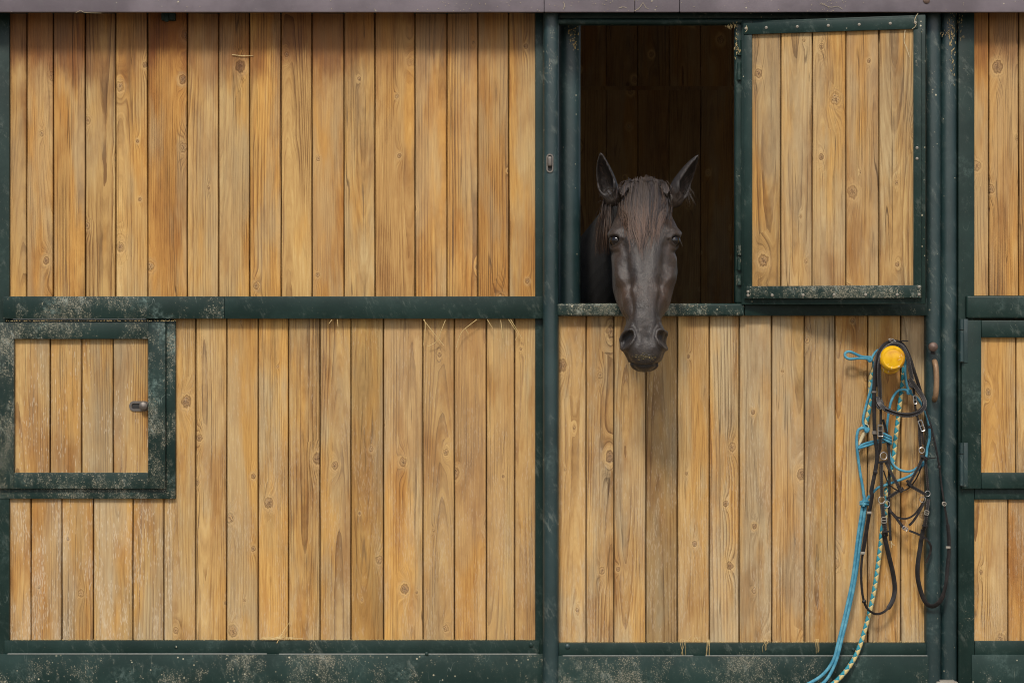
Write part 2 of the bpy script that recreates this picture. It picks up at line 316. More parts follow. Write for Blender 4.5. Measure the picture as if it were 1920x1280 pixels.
# ------------------------------------------------------------------ mesh helpers
class MB:
    def __init__(s): s.v = []; s.f = []; s.pr = []; s.uv = {}; s.cur = (0, 0, 0); s.use_uv = False; s.tn = []; s.tone = (1, 1, 0)
    def addmesh(s, vs, fs, uvs=None):
        o = len(s.v); s.v += [tuple(v) for v in vs]; s.pr += [s.cur]*len(vs); s.tn += [s.tone]*len(vs)
        for i, f in enumerate(fs):
            if uvs: s.uv[len(s.f)] = uvs[i]; s.use_uv = True
            s.f.append(tuple(o+k for k in f))
    def box(s, p0, p1, bev=.002, seg=2, mat=None):
        bm = bmesh.new(); bmesh.ops.create_cube(bm, size=1)
        c = (Vector(p0)+Vector(p1))/2; sz = Vector([abs(a-b) for a, b in zip(p0, p1)])
        for v in bm.verts: v.co = Vector((v.co.x*sz.x, v.co.y*sz.y, v.co.z*sz.z))+c
        if bev > 0:
            bev = min(bev, min(sz)*.49)
            bmesh.ops.bevel(bm, geom=bm.edges[:], offset=bev, segments=seg, profile=.5, affect='EDGES')
        if mat: bmesh.ops.transform(bm, matrix=mat, verts=bm.verts)
        bm.verts.index_update()
        s.addmesh([v.co for v in bm.verts], [[v.index for v in f.verts] for f in bm.faces]); bm.free()
    def px(s, x0, x1, y0, y1, yf, yb, bev=.002, seg=2):
        a = W(x0, y0, yf); b = W(x1, y1, yf)
        s.box((a.x, yf, b.z), (b.x, yb, a.z), bev, seg)
    def lathe(s, prof, c, axis=(0, -1, 0), n=32):
        ax = Vector(axis).normalized(); e1 = ax.orthogonal().normalized(); e2 = ax.cross(e1)
        vs = []; fs = []
        for r, h in prof:
            for k in range(n):
                a = 2*math.pi*k/n; vs.append(Vector(c)+ax*h+(e1*math.cos(a)+e2*math.sin(a))*max(r, 1e-5))
        for i in range(len(prof)-1):
            for k in range(n):
                fs.append((i*n+k, i*n+(k+1) % n, (i+1)*n+(k+1) % n, (i+1)*n+k))
        s.addmesh(vs, fs)
    def sweep(s, pts, rad, n=10, closed=False, flat=None, step=None, up=Vector((0, -1, 0)), caps=True, tw=None):
        """pts smooth path; rad radius (or function of 0..1); flat=(w,t): strap of width w, thickness t lying across 'up'"""
        P = resample(pts, step or .006, closed); m_ = len(P)
        vs = []; fs = []; uvs = []; L = 0; ls = []
        for i in range(m_):
            if i: L += (P[i]-P[i-1]).length
            ls.append(L)
        prev = None
        for i in range(m_):
            a = P[(i-1) % m_] if (closed or i > 0) else P[0]; b = P[(i+1) % m_] if (closed or i < m_-1) else P[-1]
            T = (b-a); T = T.normalized() if T.length > 1e-9 else Vector((0, 0, 1))
            if flat:
                U = up if tw is None else (Matrix.Rotation(tw(i/(m_-1)), 3, T) @ up)
                sd = T.cross(U)
                if sd.length < .15: sd = prev or T.orthogonal()
                sd.normalize()
                if prev and sd.dot(prev) < 0 and False: sd = -sd
                if prev: sd = (sd*.5+prev*.5).normalized() if sd.dot(prev) > -.3 else prev
                sd = (sd-T*sd.dot(T)).normalized(); prev = sd; nn = sd.cross(T)
                w_ = flat[0](i/(m_-1)) if callable(flat[0]) else flat[0]
                sec = [(-.5, -.3), (-.42, -.5), (.42, -.5), (.5, -.3), (.5, .3), (.42, .5), (-.42, .5), (-.5, .3)]
                ring = [P[i]+sd*(q[0]*w_)+nn*(q[1]*flat[1]) for q in sec]
                vv = [q[0]+.5 for q in sec]
            else:
                r = rad(i/(m_-1)) if callable(rad) else rad
                if prev is None: e1 = T.orthogonal().normalized()
                else: e1 = (prev-T*prev.dot(T)).normalized()
                prev = e1; e2 = T.cross(e1)
                ring = [P[i]+(e1*math.cos(2*math.pi*k/n)+e2*math.sin(2*math.pi*k/n))*r for k in range(n)]
            vs += ring
        k_ = 8 if flat else n
        rng = m_ if closed else m_-1
        for i in range(rng):
            j = (i+1) % m_; u0, u1 = ls[i], (ls[j] if j else L+.006)
            for k in range(k_):
                kk = (k+1) % k_
                fs.append((i*k_+k, i*k_+kk, j*k_+kk, j*k_+k))
                if flat: va, vb = vv[k], vv[kk]
                else: va, vb = k/k_, (k+1)/k_
                uvs.append([(u0, va), (u0, vb), (u1, vb), (u1, va)])
        if not closed and caps:
            fs.append(tuple(range(k_))[::-1]); uvs.append([(0, .5)]*k_)
            fs.append(tuple((m_-1)*k_+k for k in range(k_))); uvs.append([(L, .5)]*k_)
        s.addmesh(vs, fs, uvs)
    def ring(s, c, r, t, nrm=(0, -1, 0), sx=1, sz=1, rot=0, n=28):
        nrm = Vector(nrm).normalized(); e1 = Vector((0, 0, 1)).cross(nrm)
        e1 = e1.normalized() if e1.length > .01 else Vector((1, 0, 0)); e2 = nrm.cross(e1)
        ca, sa = math.cos(rot), math.sin(rot); pts = []
        for k in range(n):
            a = 2*math.pi*k/n; p, q = r*sx*math.cos(a), r*sz*math.sin(a)
            pts.append(Vector(c)+e1*(p*ca-q*sa)+e2*(p*sa+q*ca))
        s.sweep(pts, t, n=8, closed=True, step=2*math.pi*r/n)
    def build(s, name, mat, parent=None, smooth=True, angle=40):
        me = bpy.data.meshes.new(name); me.from_pydata(s.v, [], s.f); me.update()
        if any(p != (0, 0, 0) for p in s.pr):
            at = me.attributes.new('pr', 'FLOAT_VECTOR', 'POINT')
            for i, p in enumerate(s.pr): at.data[i].vector = p
            at = me.attributes.new('tn', 'FLOAT_VECTOR', 'POINT')
            for i, p in enumerate(s.tn): at.data[i].vector = p
        if s.use_uv:
            ul = me.uv_layers.new(name='UVMap')
            for p in me.polygons:
                q = s.uv.get(p.index)
                if q:
                    for li, uvc in zip(p.loop_indices, q): ul.data[li].uv = uvc
        bm = bmesh.new(); bm.from_mesh(me); bmesh.ops.recalc_face_normals(bm, faces=bm.faces); bm.to_mesh(me); bm.free()
        if smooth:
            for p in me.polygons: p.use_smooth = True
            try: me.set_sharp_from_angle(angle=R(angle))
            except Exception: pass
        o = bpy.data.objects.new(name, me); COL.objects.link(o)
        if isinstance(mat, str): mat = MT[mat]
        me.materials.append(mat)
        if parent: o.parent = parent
        return o

def resample(pts, step, closed=False):
    pts = [Vector(p) for p in pts]; n = len(pts)
    if n == 2: 
        k = max(1, int((pts[1]-pts[0]).length/step)); return [pts[0].lerp(pts[1], i/k) for i in range(k+1)]
    dense = []; rng = n if closed else n-1
    for i in range(rng):
        if closed: p0, p1, p2, p3 = pts[(i-1) % n], pts[i], pts[(i+1) % n], pts[(i+2) % n]
        else: p0, p1, p2, p3 = pts[max(i-1, 0)], pts[i], pts[i+1], pts[min(i+2, n-1)]
        for k in range(14):
            t = k/14; dense.append(.5*((2*p1)+(-p0+p2)*t+(2*p0-5*p1+4*p2-p3)*t*t+(-p0+3*p1-3*p2+p3)*t**3))
    if not closed: dense.append(pts[-1])
    else: dense.append(dense[0].copy())
    out = [dense[0]]; acc = 0; L = sum((b-a).length for a, b in zip(dense, dense[1:])); k = max(3, round(L/step)); st = L/k; need = st
    for a, b in zip(dense, dense[1:]):
        l = (b-a).length
        while acc+l >= need-1e-9 and len(out) < k+1:
            out.append(a.lerp(b, (need-acc)/l if l > 0 else 0)); need += st
        acc += l
    if closed: out = out[:k]
    return out

def tag(o, label=None, cat=None, group=None, kind=None):
    for k, v in (('label', label), ('category', cat), ('group', group), ('kind', kind)):
        if v: o[k] = v
    return o
def thing(name, label, cat, loc=(0, 0, 0), group=None, rot=0):
    o = bpy.data.objects.new(name, None); COL.objects.link(o); o.location = loc; o.rotation_euler = (0, 0, rot)
    o.empty_display_size = .1
    return tag(o, label, cat, group)

def planks(name, mat, parent, bounds, py0, py1, y=0.0, under=16, gap=.0043, conv=None, thick=.030, jit=.0010, tones=None):
    """boards side by side: bounds in photo px; conv maps (px,py)->(x,z)"""
    mb = MB(); rnd = random.Random(hash(name) % 97 + int(bounds[0])*3+int(py0))
    rnd = random.Random(int(bounds[0]*13+py0*7+len(bounds)))
    conv = conv or (lambda a, b: (W(a, b, y).x, W(a, b, y).z))
    for i in range(len(bounds)-1):
        a, b = bounds[i], bounds[i+1]
        e0 = py0[i] if isinstance(py0, list) else py0
        x0, zt = conv(a, e0-under); x1, _ = conv(b, e0-under); _, zb = conv(a, py1+under)
        lx = gap/2 if i else -.012; rx = gap/2 if i < len(bounds)-2 else -.012
        x0 += lx; x1 -= rx; yj = y+rnd.uniform(-.0012, .0012)
        r1, r2 = rnd.random(), rnd.random(); mb.cur = (r1, r2, (x0+x1)/2)
        q = tones[i] if tones and i < len(tones) else rnd.uniform(.90, 1.06)
        mb.tone = q+(0,) if isinstance(q, tuple) else (q, rnd.uniform(.6, 1.4), 0)
        n = max(2, int((zt-zb)/.05)); vs = []; fs = []; ch = .0028
        ln = rnd.uniform(-.0012, .0012)
        tilt = rnd.uniform(-.0008, .0008)
        for k in range(n+1):
            t = k/n; z = zb+(zt-zb)*t
            dl = noise.noise((z*5, r1*90, 0))*jit+ln*(t-.5); dr = noise.noise((z*5, r2*90, 7))*jit+ln*(t-.5)
            bow = noise.noise((z*1.5, r2*40, 3))*.0012
            X0, X1 = x0+dl, x1+dr; Y = yj+bow
            vs += [(X0, Y+thick, z), (X0, Y+ch+tilt, z), (X0+ch*.8, Y+tilt, z), (X1-ch*.8, Y-tilt, z), (X1, Y+ch-tilt, z), (X1, Y+thick, z)]
        for k in range(n):
            for q in range(6):
                qq = (q+1) % 6; fs.append((k*6+q, k*6+qq, (k+1)*6+qq, (k+1)*6+q))
        fs.append((0, 1, 2, 3, 4, 5)); fs.append(tuple(n*6+q for q in range(6)))
        mb.addmesh(vs, fs)
        # tongue behind the joint
        if i < len(bounds)-2:
            _, zz0 = conv(a, py1+under); mb.cur = (r2, r1, x1)
            mb.box((x1-.006, y+.0225, zb+.001), (x1+gap+.006, y+.0285, zt-.001), 0)
    o = mb.build(name, mat, parent, angle=25)
    return o

# ------------------------------------------------------------------ ground
g = MB(); g.addmesh([(-400, -400, 0), (400, -400, 0), (400, 400, 0), (-400, 400, 0)], [(0, 1, 2, 3)])
tag(g.build('ground', 'ground', smooth=False), kind='structure')

# ------------------------------------------------------------------ boarded stall fronts either side of the door
def bolt(mb, px, py, y, r=.006, h=.004):
    mb.lathe([(r*1.0, 0), (r*.95, h*.5), (r*.6, h*.95), (0, h)], W(px, py, y), n=14)

wl = thing('stable_wall', 'wide boarded stable front in green frames with straw stuck under its middle rail', 'wall', W(500, 1300, 0))
def P(o, par=wl):  # keep world placement when parented to an Empty that is not at the origin
    o.matrix_parent_inverse = Matrix.Translation(par.location).inverted(); return o
up = [-560, -502, -444, -386, -325, -268, -210, -150, -90, -38]
P(planks('upper_boards', 'wood_top', wl, [18, 50, 100, 160, 217, 277, 351, 410, 468, 527, 585, 645, 703, 778, 838, 896, 954, 1003], 0, 555, tones=[.97, 1, 1.03, .93, 1.06, 1, 1.06, .95, (1.02, 1.3), .95, 1, 1.02, .96, (1.08, 1.4), (1, 1.4), .92, (.97, 1.3)]))
P(planks('lower_boards', 'wood', wl, [329, 367, 425, 484, 541, 600, 658, 719, 793, 852, 912, 965, 1003], 600, 1198, tones=[.97, 1.05, .95, 1.06, 1, (.95, 1.2), (.82, 1.2), (1.10, 1.4), (.95, 1.7), (.97, 1.9), (1.0, 1.9), (.98, 1.7)]))
P(planks('lower_boards', 'wood_low', wl, [14, 58, 116, 175, 249, 307, 331], 936, 1198))
def part(name, mat, par, *boxes, bev=.002, seg=2):
    mb = MB()
    for b in boxes: mb.px(*b, bev=bev, seg=seg)
    o = mb.build(name, mat, par); P(o, par); return o
part('post', 'paint', wl, (-42, 17.5, -40, 1300, -.012, .05))
part('post', 'paint_clean', wl, (1003.5, 1024, -40, 1300, -.010, .05))
part('middle_rail', 'paint_dusty', wl, (6, 420, 555.5, 597.5, -.034, .02))
part('middle_rail', 'paint_clean', wl, (420.6, 1019, 555.5, 597.5, -.0335, .02))
part('bottom_rail', 'paint', wl, (8, 1012, 1200, 1228, -.016, .04))
part('kick_plate', 'paint_kick', wl, (-42, 1019, 1226, 1300, -.026, .04), bev=.0012)
part('hatch_surround', 'paint_dusty', wl, (311, 329, 600, 935, -.016, .03), (-42, 311.5, 914, 934.6, -.015, .03), (8, 311.5, 599, 612, -.012, .03))
part('lit_edge', 'edge_light', wl, (14, 500, 1224.6, 1225.9, -.0275, -.02), (523, 1006, 1224.9, 1226.2, -.0275, -.02), bev=.0004)  # thin pale strip: light on the kick plate's top edge, put in as colour
mb = MB(); bolt(mb, 800, 1225, -.026, .007); bolt(mb, 996, 1208, -.016, .009, .006); bolt(mb, 330, 1212, -.016, .006)
P(mb.build('rivet', 'paint_clean', wl))
# feed hatch of the left front
hf = part('feed_hatch', 'paint_dusty', wl, (-40, 26, 604, 916, -.030, .02), (277.5, 310, 604, 916, -.030, .02),
          (26.2, 277.3, 604.3, 635.5, -.0297, .02), (26.2, 277.3, 886, 915.7, -.0297, .02))
tag(hf, 'small closed feed hatch in a chalky scuffed green frame')
PI_ = hf.matrix_parent_inverse.copy()
def sub(o, par): o.matrix_parent_inverse = par.matrix_world.inverted() if False else Matrix(); o.parent = par; return o
def under_part(o, partobj, root):
    # partobj sits at the world origin frame (parent inverse cancels its root), so identity keeps placement
    o.parent = partobj; o.matrix_parent_inverse = Matrix.Identity(4); return o
o = planks('boards', 'wood_low', None, [26, 94, 153, 212, 278], 636, 886, y=-.012, under=8); under_part(o, hf, wl)
mb = MB()
a = W(243, 761, -.014)
# slotted latch plate: stadium ring + knob
def stadium(mb, c, hx, hz, y0, t, horiz=True, inner=.55):
    n = 12; out_, in_ = [], []
    for k in range(2*n):
        an = math.pi*2*(k+.5)/(2*n)
        dx, dz = math.cos(an), math.sin(an)
        L = (hx-hz) if horiz else (hz-hx); r = hz if horiz else hx
        ox = (L if dx > 0 else -L) if horiz else 0; oz = (L if dz > 0 else -L) if not horiz else 0
        out_.append((c[0]+ox+dx*r, c[2]+oz+dz*r)); in_.append((c[0]+ox+dx*r*inner, c[2]+oz+dz*r*inner))
    m_ = 2*n; vs = [(x, y0, z) for x, z in out_]+[(x, y0, z) for x, z in in_]+[(x, y0+t, z) for x, z in out_]+[(x, y0+t, z) for x, z in in_]
    fs = []
    for k in range(m_):
        j = (k+1) % m_
        fs += [(k, j, m_+j, m_+k), (k, j, 2*m_+j, 2*m_+k), (m_+k, m_+j, 3*m_+j, 3*m_+k), (2*m_+k, 2*m_+j, 3*m_+j, 3*m_+k)]
    mb.addmesh(vs, fs)
stadium(mb, W(261, 761, -.0165), M(19), M(9.5), -.0165, .003)
under_part(mb.build('latch_plate', 'steel_dull', None), hf, wl)
mb = MB(); mb.box(W(247, 766, -.0135), W(276, 756, -.0125), 0); under_part(mb.build('latch_slot', 'dark', None), hf, wl)
mb = MB(); mb.lathe([(.009, 0), (.009, .008), (.0135, .012), (.0155, .018), (.014, .025), (.008, .029), (0, .030)], WA(268, 761, -.04, -.012), n=24)
under_part(mb.build('latch_knob', 'steel_dull', None), hf, wl)
mb = MB(); mb.px(302, 328, 10, 38, -.03, 0, .003); mb.px(308, 316, 20, 41, -.036, -.028, .002)
P(mb.build('bracket', 'paint_clean', wl))

wr = thing('stable_wall', 'boarded stable front past the door, its hinged feed hatch cut by the frame edge', 'wall', W(2100, 1300, 0))
Y2 = -.02
P(planks('upper_boards', 'wood_top', wr, [1827, 1854, 1910, 1968, 2027, 2085, 2144, 2202, 2261, 2320], 0, 552, y=Y2), wr)
P(planks('lower_boards', 'wood_door', wr, [1827, 1890, 1949, 2008, 2066, 2125, 2184, 2242, 2301, 2340], 937, 1200, y=Y2), wr)
part('post', 'paint', wr, (1797, 1827, -40, 1300, Y2-.014, .05))
part('middle_rail', 'paint', wr, (1812, 2360, 554, 597, Y2-.034, 0), bev=.007, seg=3)
part('hatch_surround', 'paint', wr, (1827.5, 2360, 915, 936, Y2-.012, 0))
part('bottom_rail', 'paint', wr, (1827.5, 2360, 1201, 1228, Y2-.010, .02))
part('kick_plate', 'paint_kick', wr, (1822, 2360, 1227, 1300, Y2-.018, .02), bev=.0012)
hr = part('feed_hatch', 'paint', wr, (1803, 1840, 600, 916, Y2-.032, .0), (1840.2, 2180, 600.3, 632.5, Y2-.0317, 0),
          (1840.2, 2180, 886, 915.7, Y2-.0317, 0), (2180.2, 2212, 600, 916, Y2-.032, 0), bev=.003)
under_part(planks('boards', 'wood_door', None, [1840, 1905, 1963, 2022, 2080, 2140, 2180], 633, 886, y=Y2-.014, under=8), hr, wr)
for (y0, y1) in ((598, 680), (830, 912)):
    mb = MB(); a = W(1803, y0, Y2-.038); b = W(1803, y1, Y2-.038)
    for q0, q1 in ((0, .24), (.26, .97)):
        mb.sweep([a.lerp(b, q0), a.lerp(b, q1)], .0085, n=14)
    mb.box((a.x-.004, Y2-.033, b.z), (a.x+.022, Y2-.0345, a.z), .001)
    under_part(mb.build('hinge', 'paint_tube', None), hr, wr)

# round post between the door and the right front
ps = thing('post', 'round dark green steel post between the sliding door and the next stall front', 'post', W(1780, 1300, .0))
mb = MB(); mb.px(1765, 1796, -40, 1300, -.045, .015, .024, 6); P(mb.build('tube', 'paint_tube', ps), ps)
mb = MB(); mb.px(1756, 1797, 1278, 1300, -.075, -.0455, .004); mb.px(1762, 1790, 1275, 1280, -.07, -.046, .002); P(mb.build('floor_guide', 'zinc', ps), ps)
# second post just inside the opening
pi = thing('post', 'fat round green post just inside the open door top, hay dust near its head', 'post', W(1068, 1300, .12))
mb = MB(); mb.px(1046, 1089, -40, 1300, .07, .15, .036, 8); P(mb.build('tube', 'paint_tube', pi), pi)
mb = MB(); rnd = random.Random(4)
for i in range(130):
    t = rnd.random(); px = 1066+t*11+rnd.gauss(0, 3.0); py = 52+t*38+rnd.gauss(0, 4)
    if rnd.random() < .35: px, py = 1072+rnd.gauss(0, 6), 60+rnd.gauss(0, 12)
    c = W(px, py, .071+abs(px-1068)*.0003); s_ = rnd.uniform(.001, .0035)
    mb.lathe([(0, -s_), (s_, 0), (0, s_)], c, (rnd.random(), rnd.random()-1, rnd.random()), n=5)
tag(mb.build('hay_dust', 'straw'), 'clump of pale hay dust stuck high on the round inner post', 'hay', kind='stuff')

# ------------------------------------------------------------------ sliding door
dr = thing('stable_door', 'sliding stable door of weathered boards in a green tube frame, its top half open', 'door', W(1392, 1300, 0))
YD = -.022
P(planks('lower_boards', 'wood_door', dr, [1051, 1099, 1151, 1211, 1270, 1330, 1386, 1447, 1508, 1566, 1627, 1689, 1738], 592, 1203, y=YD, tones=[(1.06, .7), (.98, .7), (1.06, .9), (.64, .8), (1, .8), (1.05, .9), (1.04, .8), (1.04, 1), (.93, 1.1), (1.04, 1.2), (1, .8), (.98, .9)]), dr)
P(planks('upper_boards', 'wood_door', dr, [1396, 1455, 1513, 1571, 1630, 1688, 1738], 42, 566, y=YD), dr)
mb = MB(); mb.px(1018, 1048, 8, 1300, -.072, -.012, .024, 8); P(mb.build('stile', 'paint_tube', dr), dr)
mb = MB(); mb.px(1736, 1766, 8, 1300, -.060, -.004, .024, 8); P(mb.build('stile', 'paint_tube', dr), dr)
mb = MB(); mb.px(1378, 1396, 44, 569, -.056, -.012, .008, 4); P(mb.build('stile', 'paint', dr), dr)
mb = MB(); mb.px(1040, 1740, 34, 46, -.055, -.012, .010, 5); mb.px(1030, 1745, 24, 36, -.045, -.005, .003); P(mb.build('top_rail', 'paint', dr), dr)
# sill as rounded bar plus darker flat below the hatch
part('sill', 'paint_dusty', dr, (1043, 1396, 568.5, 592.5, -.062, -.010), bev=.008, seg=4)
part('sill', 'paint_clean', dr, (1396.3, 1741, 558, 592, -.052, -.010), bev=.004)
part('bottom_rail', 'paint', dr, (1047, 1738, 1205, 1231, -.046, .0))
part('kick_plate', 'paint_kick', dr, (1044, 1741, 1229, 1300, -.0555, .0), bev=.0012)
part('lit_edge', 'edge_light', dr, (1055, 1300, 1228.2, 1229.4, -.057, -.05), (1323, 1739, 1228.2, 1229.4, -.057, -.05), bev=.0004)  # same painted-in ledge light along the door's kick plate
mb = MB(); bolt(mb, 1064, 1211, -.046, .009, .006); bolt(mb, 1600, 1217, -.046, .005); P(mb.build('rivet', 'paint_tube', dr), dr)
# latch slot on the left stile
mb = MB(); stadium(mb, W(1031, 306, -.0755), M(6.5), M(17.5), -.0755, .006, horiz=False, inner=.6)
lp = P(mb.build('latch_plate', 'steel_dull', dr), dr)
mb = MB(); mb.px(1027, 1035, 293, 320, -.0728, -.072, 0); under_part(mb.build('latch_slot', 'dark', None), lp, dr)
mb = MB(); mb.px(1026.5, 1035.5, 293, 312, -.083, -.072, .006, 4); under_part(mb.build('latch_button', 'steel_dull', None), lp, dr)
# knob and pull handle on the right stile
mb = MB(); mb.lathe([(.008, 0), (.008, .018), (.013, .022), (.0165, .030), (.0155, .040), (.009, .046), (0, .048)], WA(1750, 650, -.095, -.059), n=28)
P(mb.build('knob', 'rust2', dr), dr)
mb = MB(); mb.px(1746, 1754, 654, 664, -.0612, -.058, .001); P(mb.build('key_slot', 'dark', dr), dr)
mb = MB(); pts = [W(1752, 677, -.055), W(1753, 680, -.085), W(1755, 690, -.098), W(1756, 713, -.102), W(1755, 736, -.098), W(1753, 746, -.085), W(1752, 749, -.055)]
mb.sweep(pts, .0095, n=16, step=.004); P(mb.build('pull_handle', 'rust', dr), dr)
# hinges on the middle stile
for y0, y1 in ((76, 104), (118, 150), (460, 478), (482, 506), (516, 534)):
    mb = MB(); a = W(1386, y0, -.062); b = W(1386, y1, -.062); mb.sweep([a, b], .0075, n=12)
    mb.box((a.x-.010, -.0575, b.z), (a.x+.002, -.0555, a.z), .0005); P(mb.build('hinge', 'paint_dusty' if y0 > 400 else 'paint', dr), dr)

# ---- the opened top hatch, swung towards us
xa, ya = W(1390, 0, -.066).x, -.066
xb, yb = W(1735, 0, -.222).x, -.222
HW = math.hypot(xb-xa, yb-ya); HA = math.atan2(yb-ya, xb-xa)
ca, sa = math.cos(HA), math.sin(HA)
def HU(px):
    lo, hi = -.2, 1.0
    for _ in range(40):
        u = (lo+hi)/2; x = xa+u*ca; y = ya+u*sa
        if 960+S*D*x/(D+y) < px: lo = u
        else: hi = u
    return lo
def HZ(px, py):
    y = ya+HU(px)*sa; return CZ+(640-py)/S*(D+y)/D
hatch_m = Matrix.Translation((xa, ya, 0)) @ Matrix.Rotation(HA, 4, 'Z')
def hbox(mb, px0, px1, pyt, pyb, y0, y1, bev=.0015):
    mb.box((HU(px0), y0, pyb), (HU(px1), y1, pyt), bev)
zt, zb = HZ(1390, 40), HZ(1390, 571)          # outer edges
ti, bi = HZ(1410, 66), HZ(1410, 537)
mb = MB()
for b in ((1390, 1411, zt, zb, 0, .03), (1714, 1735, zt, zb, 0, .03)): hbox(mb, *b)
mb.box((HU(1411)+.0005, .0005, zt-M(20)), (HU(1714)-.0005, .03, zt-.0005), .0015); mb.box((HU(1411)+.0005, .0005, zb+.0005), (HU(1714)-.0005, .03, zb+M(34)), .0015)
ht = mb.build('top_hatch', 'paint_clean', dr); tag(ht, 'top hatch swung open with screwed green edge strips')
ht.matrix_parent_inverse = Matrix.Translation(dr.location).inverted(); ht.matrix_basis = hatch_m
def hsub(o): o.parent = ht; return o
hsub(planks('boards', 'wood_hatch', None, [1411, 1464, 1523, 1586, 1648, 1713], 66, 537, y=-.004, under=5, conv=lambda a, b: (HU(a), HZ(1410, b)), thick=.028))
mb = MB(); mb.box((HU(1396), -.0135, zb+M(11)), (HU(1411), -.0005, zt-M(26)), .0012); hsub(mb.build('edge_strip', 'paint', None))
mb = MB(); mb.box((HU(1713), -.0135, zb+M(33)), (HU(1728), -.0005, zt-M(26)), .0012); hsub(mb.build('edge_strip', 'paint_clean', None))
mb = MB(); mb.box((HU(1395), -.0165, zt-M(26)), (HU(1721), -.0045, zt-M(5)), .0012); hsub(mb.build('edge_strip', 'paint_clean', None))
mb = MB(); mb.box((HU(1401), -.0165, zb+M(11)), (HU(1728), -.0045, zb+M(34)), .0012); hsub(mb.build('edge_strip', 'paint_dusty', None))
def screw(u, z, y):
    mb = MB(); c = (u, y, z)
    mb.lathe([(.0052, 0), (.0050, .0015), (.0035, .0028), (.0018, .0030), (.0012, .0016), (0, .0014)], c, n=14)
    hsub(mb.build('screw', 'zinc', None))
for i in range(7): screw(HU(1400+[0, 38, 96, 154, 212, 270, 317][i]), zt-M(15), -.0165)
for i in range(7): screw(HU([1449, 1507, 1565, 1624, 1683, 1724, 1404][i]), zb+M(17), -.0165)
for px, py in ((1404, 547), (1724, 540)): screw(HU(px), HZ(1404, py), -.0165)
for dz in (278, 298): screw(HU(1720), HZ(1720, dz), -.0135)

# ------------------------------------------------------------------ eaves and roof
rf = thing('roof', 'low stable roof edge with a mauve grey metal fascia above the boards', 'roof', (0, 0, 2.5))
YF = -.115
mb = MB(); a = W(-1000, -60, YF); b = W(2900, 23, YF)
for x0, x1 in ((-700, 1020), (1020.6, 1190), (1190.6, 1274), (1274.6, 2500)):
    mb.box((W(x0, 0, YF).x, YF, b.z), (W(x1, 0, YF).x, YF+.02, a.z), .003)
P(mb.build('fascia', 'fascia', rf), rf)
mb = MB(); z0 = b.z
vs = [(-3.4, YF+.018, z0+.075), (3.4, YF+.018, z0+.075), (3.4, 3.4, z0+.85), (-3.4, 3.4, z0+.85)]
mb.addmesh(vs+[(x, y, z+.05) for x, y, z in vs], [(0, 1, 2, 3), (4, 5, 6, 7), (0, 1, 5, 4), (1, 2, 6, 5), (2, 3, 7, 6), (3, 0, 4, 7)])
P(mb.build('roof_sheet', 'roof', rf, smooth=False), rf)
mb = MB(); bolt(mb, 1737, 1, YF, .012, .006); P(mb.build('screw', 'rust2', rf), rf)
mb = MB(); mb.px(-700, 2500, 6, 26, .0, .05, .002)
P(mb.build('wall_plate', 'paint_clean', rf), rf)

# ------------------------------------------------------------------ inside of the stall
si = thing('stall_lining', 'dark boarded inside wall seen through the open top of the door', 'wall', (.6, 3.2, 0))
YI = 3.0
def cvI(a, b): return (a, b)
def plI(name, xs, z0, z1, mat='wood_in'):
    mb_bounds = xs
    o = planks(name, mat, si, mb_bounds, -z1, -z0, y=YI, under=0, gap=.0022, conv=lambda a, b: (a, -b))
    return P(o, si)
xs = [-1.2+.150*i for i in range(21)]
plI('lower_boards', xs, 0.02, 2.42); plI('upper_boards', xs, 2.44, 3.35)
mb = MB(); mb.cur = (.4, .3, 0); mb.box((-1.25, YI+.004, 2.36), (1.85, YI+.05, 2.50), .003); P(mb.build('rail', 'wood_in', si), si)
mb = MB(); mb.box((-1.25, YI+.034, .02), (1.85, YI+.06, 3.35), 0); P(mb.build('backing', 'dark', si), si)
mb = MB()
mb.cur = (.3, .6, 0)
mb.box((-1.28, .06, .02), (-1.2, 3.05, 1.5), 0); P(mb.build('unseen_side_wall', 'wood_in', si), si)  # unseen side walls, both cut low to let sky light reach the back boards
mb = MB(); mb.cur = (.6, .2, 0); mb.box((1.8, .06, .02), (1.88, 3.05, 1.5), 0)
P(mb.build('unseen_side_wall', 'wood_in', si), si)
mb = MB(); mb.addmesh([(-1.2, .05, .012), (1.8, .05, .012), (1.8, 3.0, .012), (-1.2, 3.0, .012)], [(0, 1, 2, 3)])
tag(mb.build('floor', 'litter', smooth=False), kind='structure')

exec_after = True
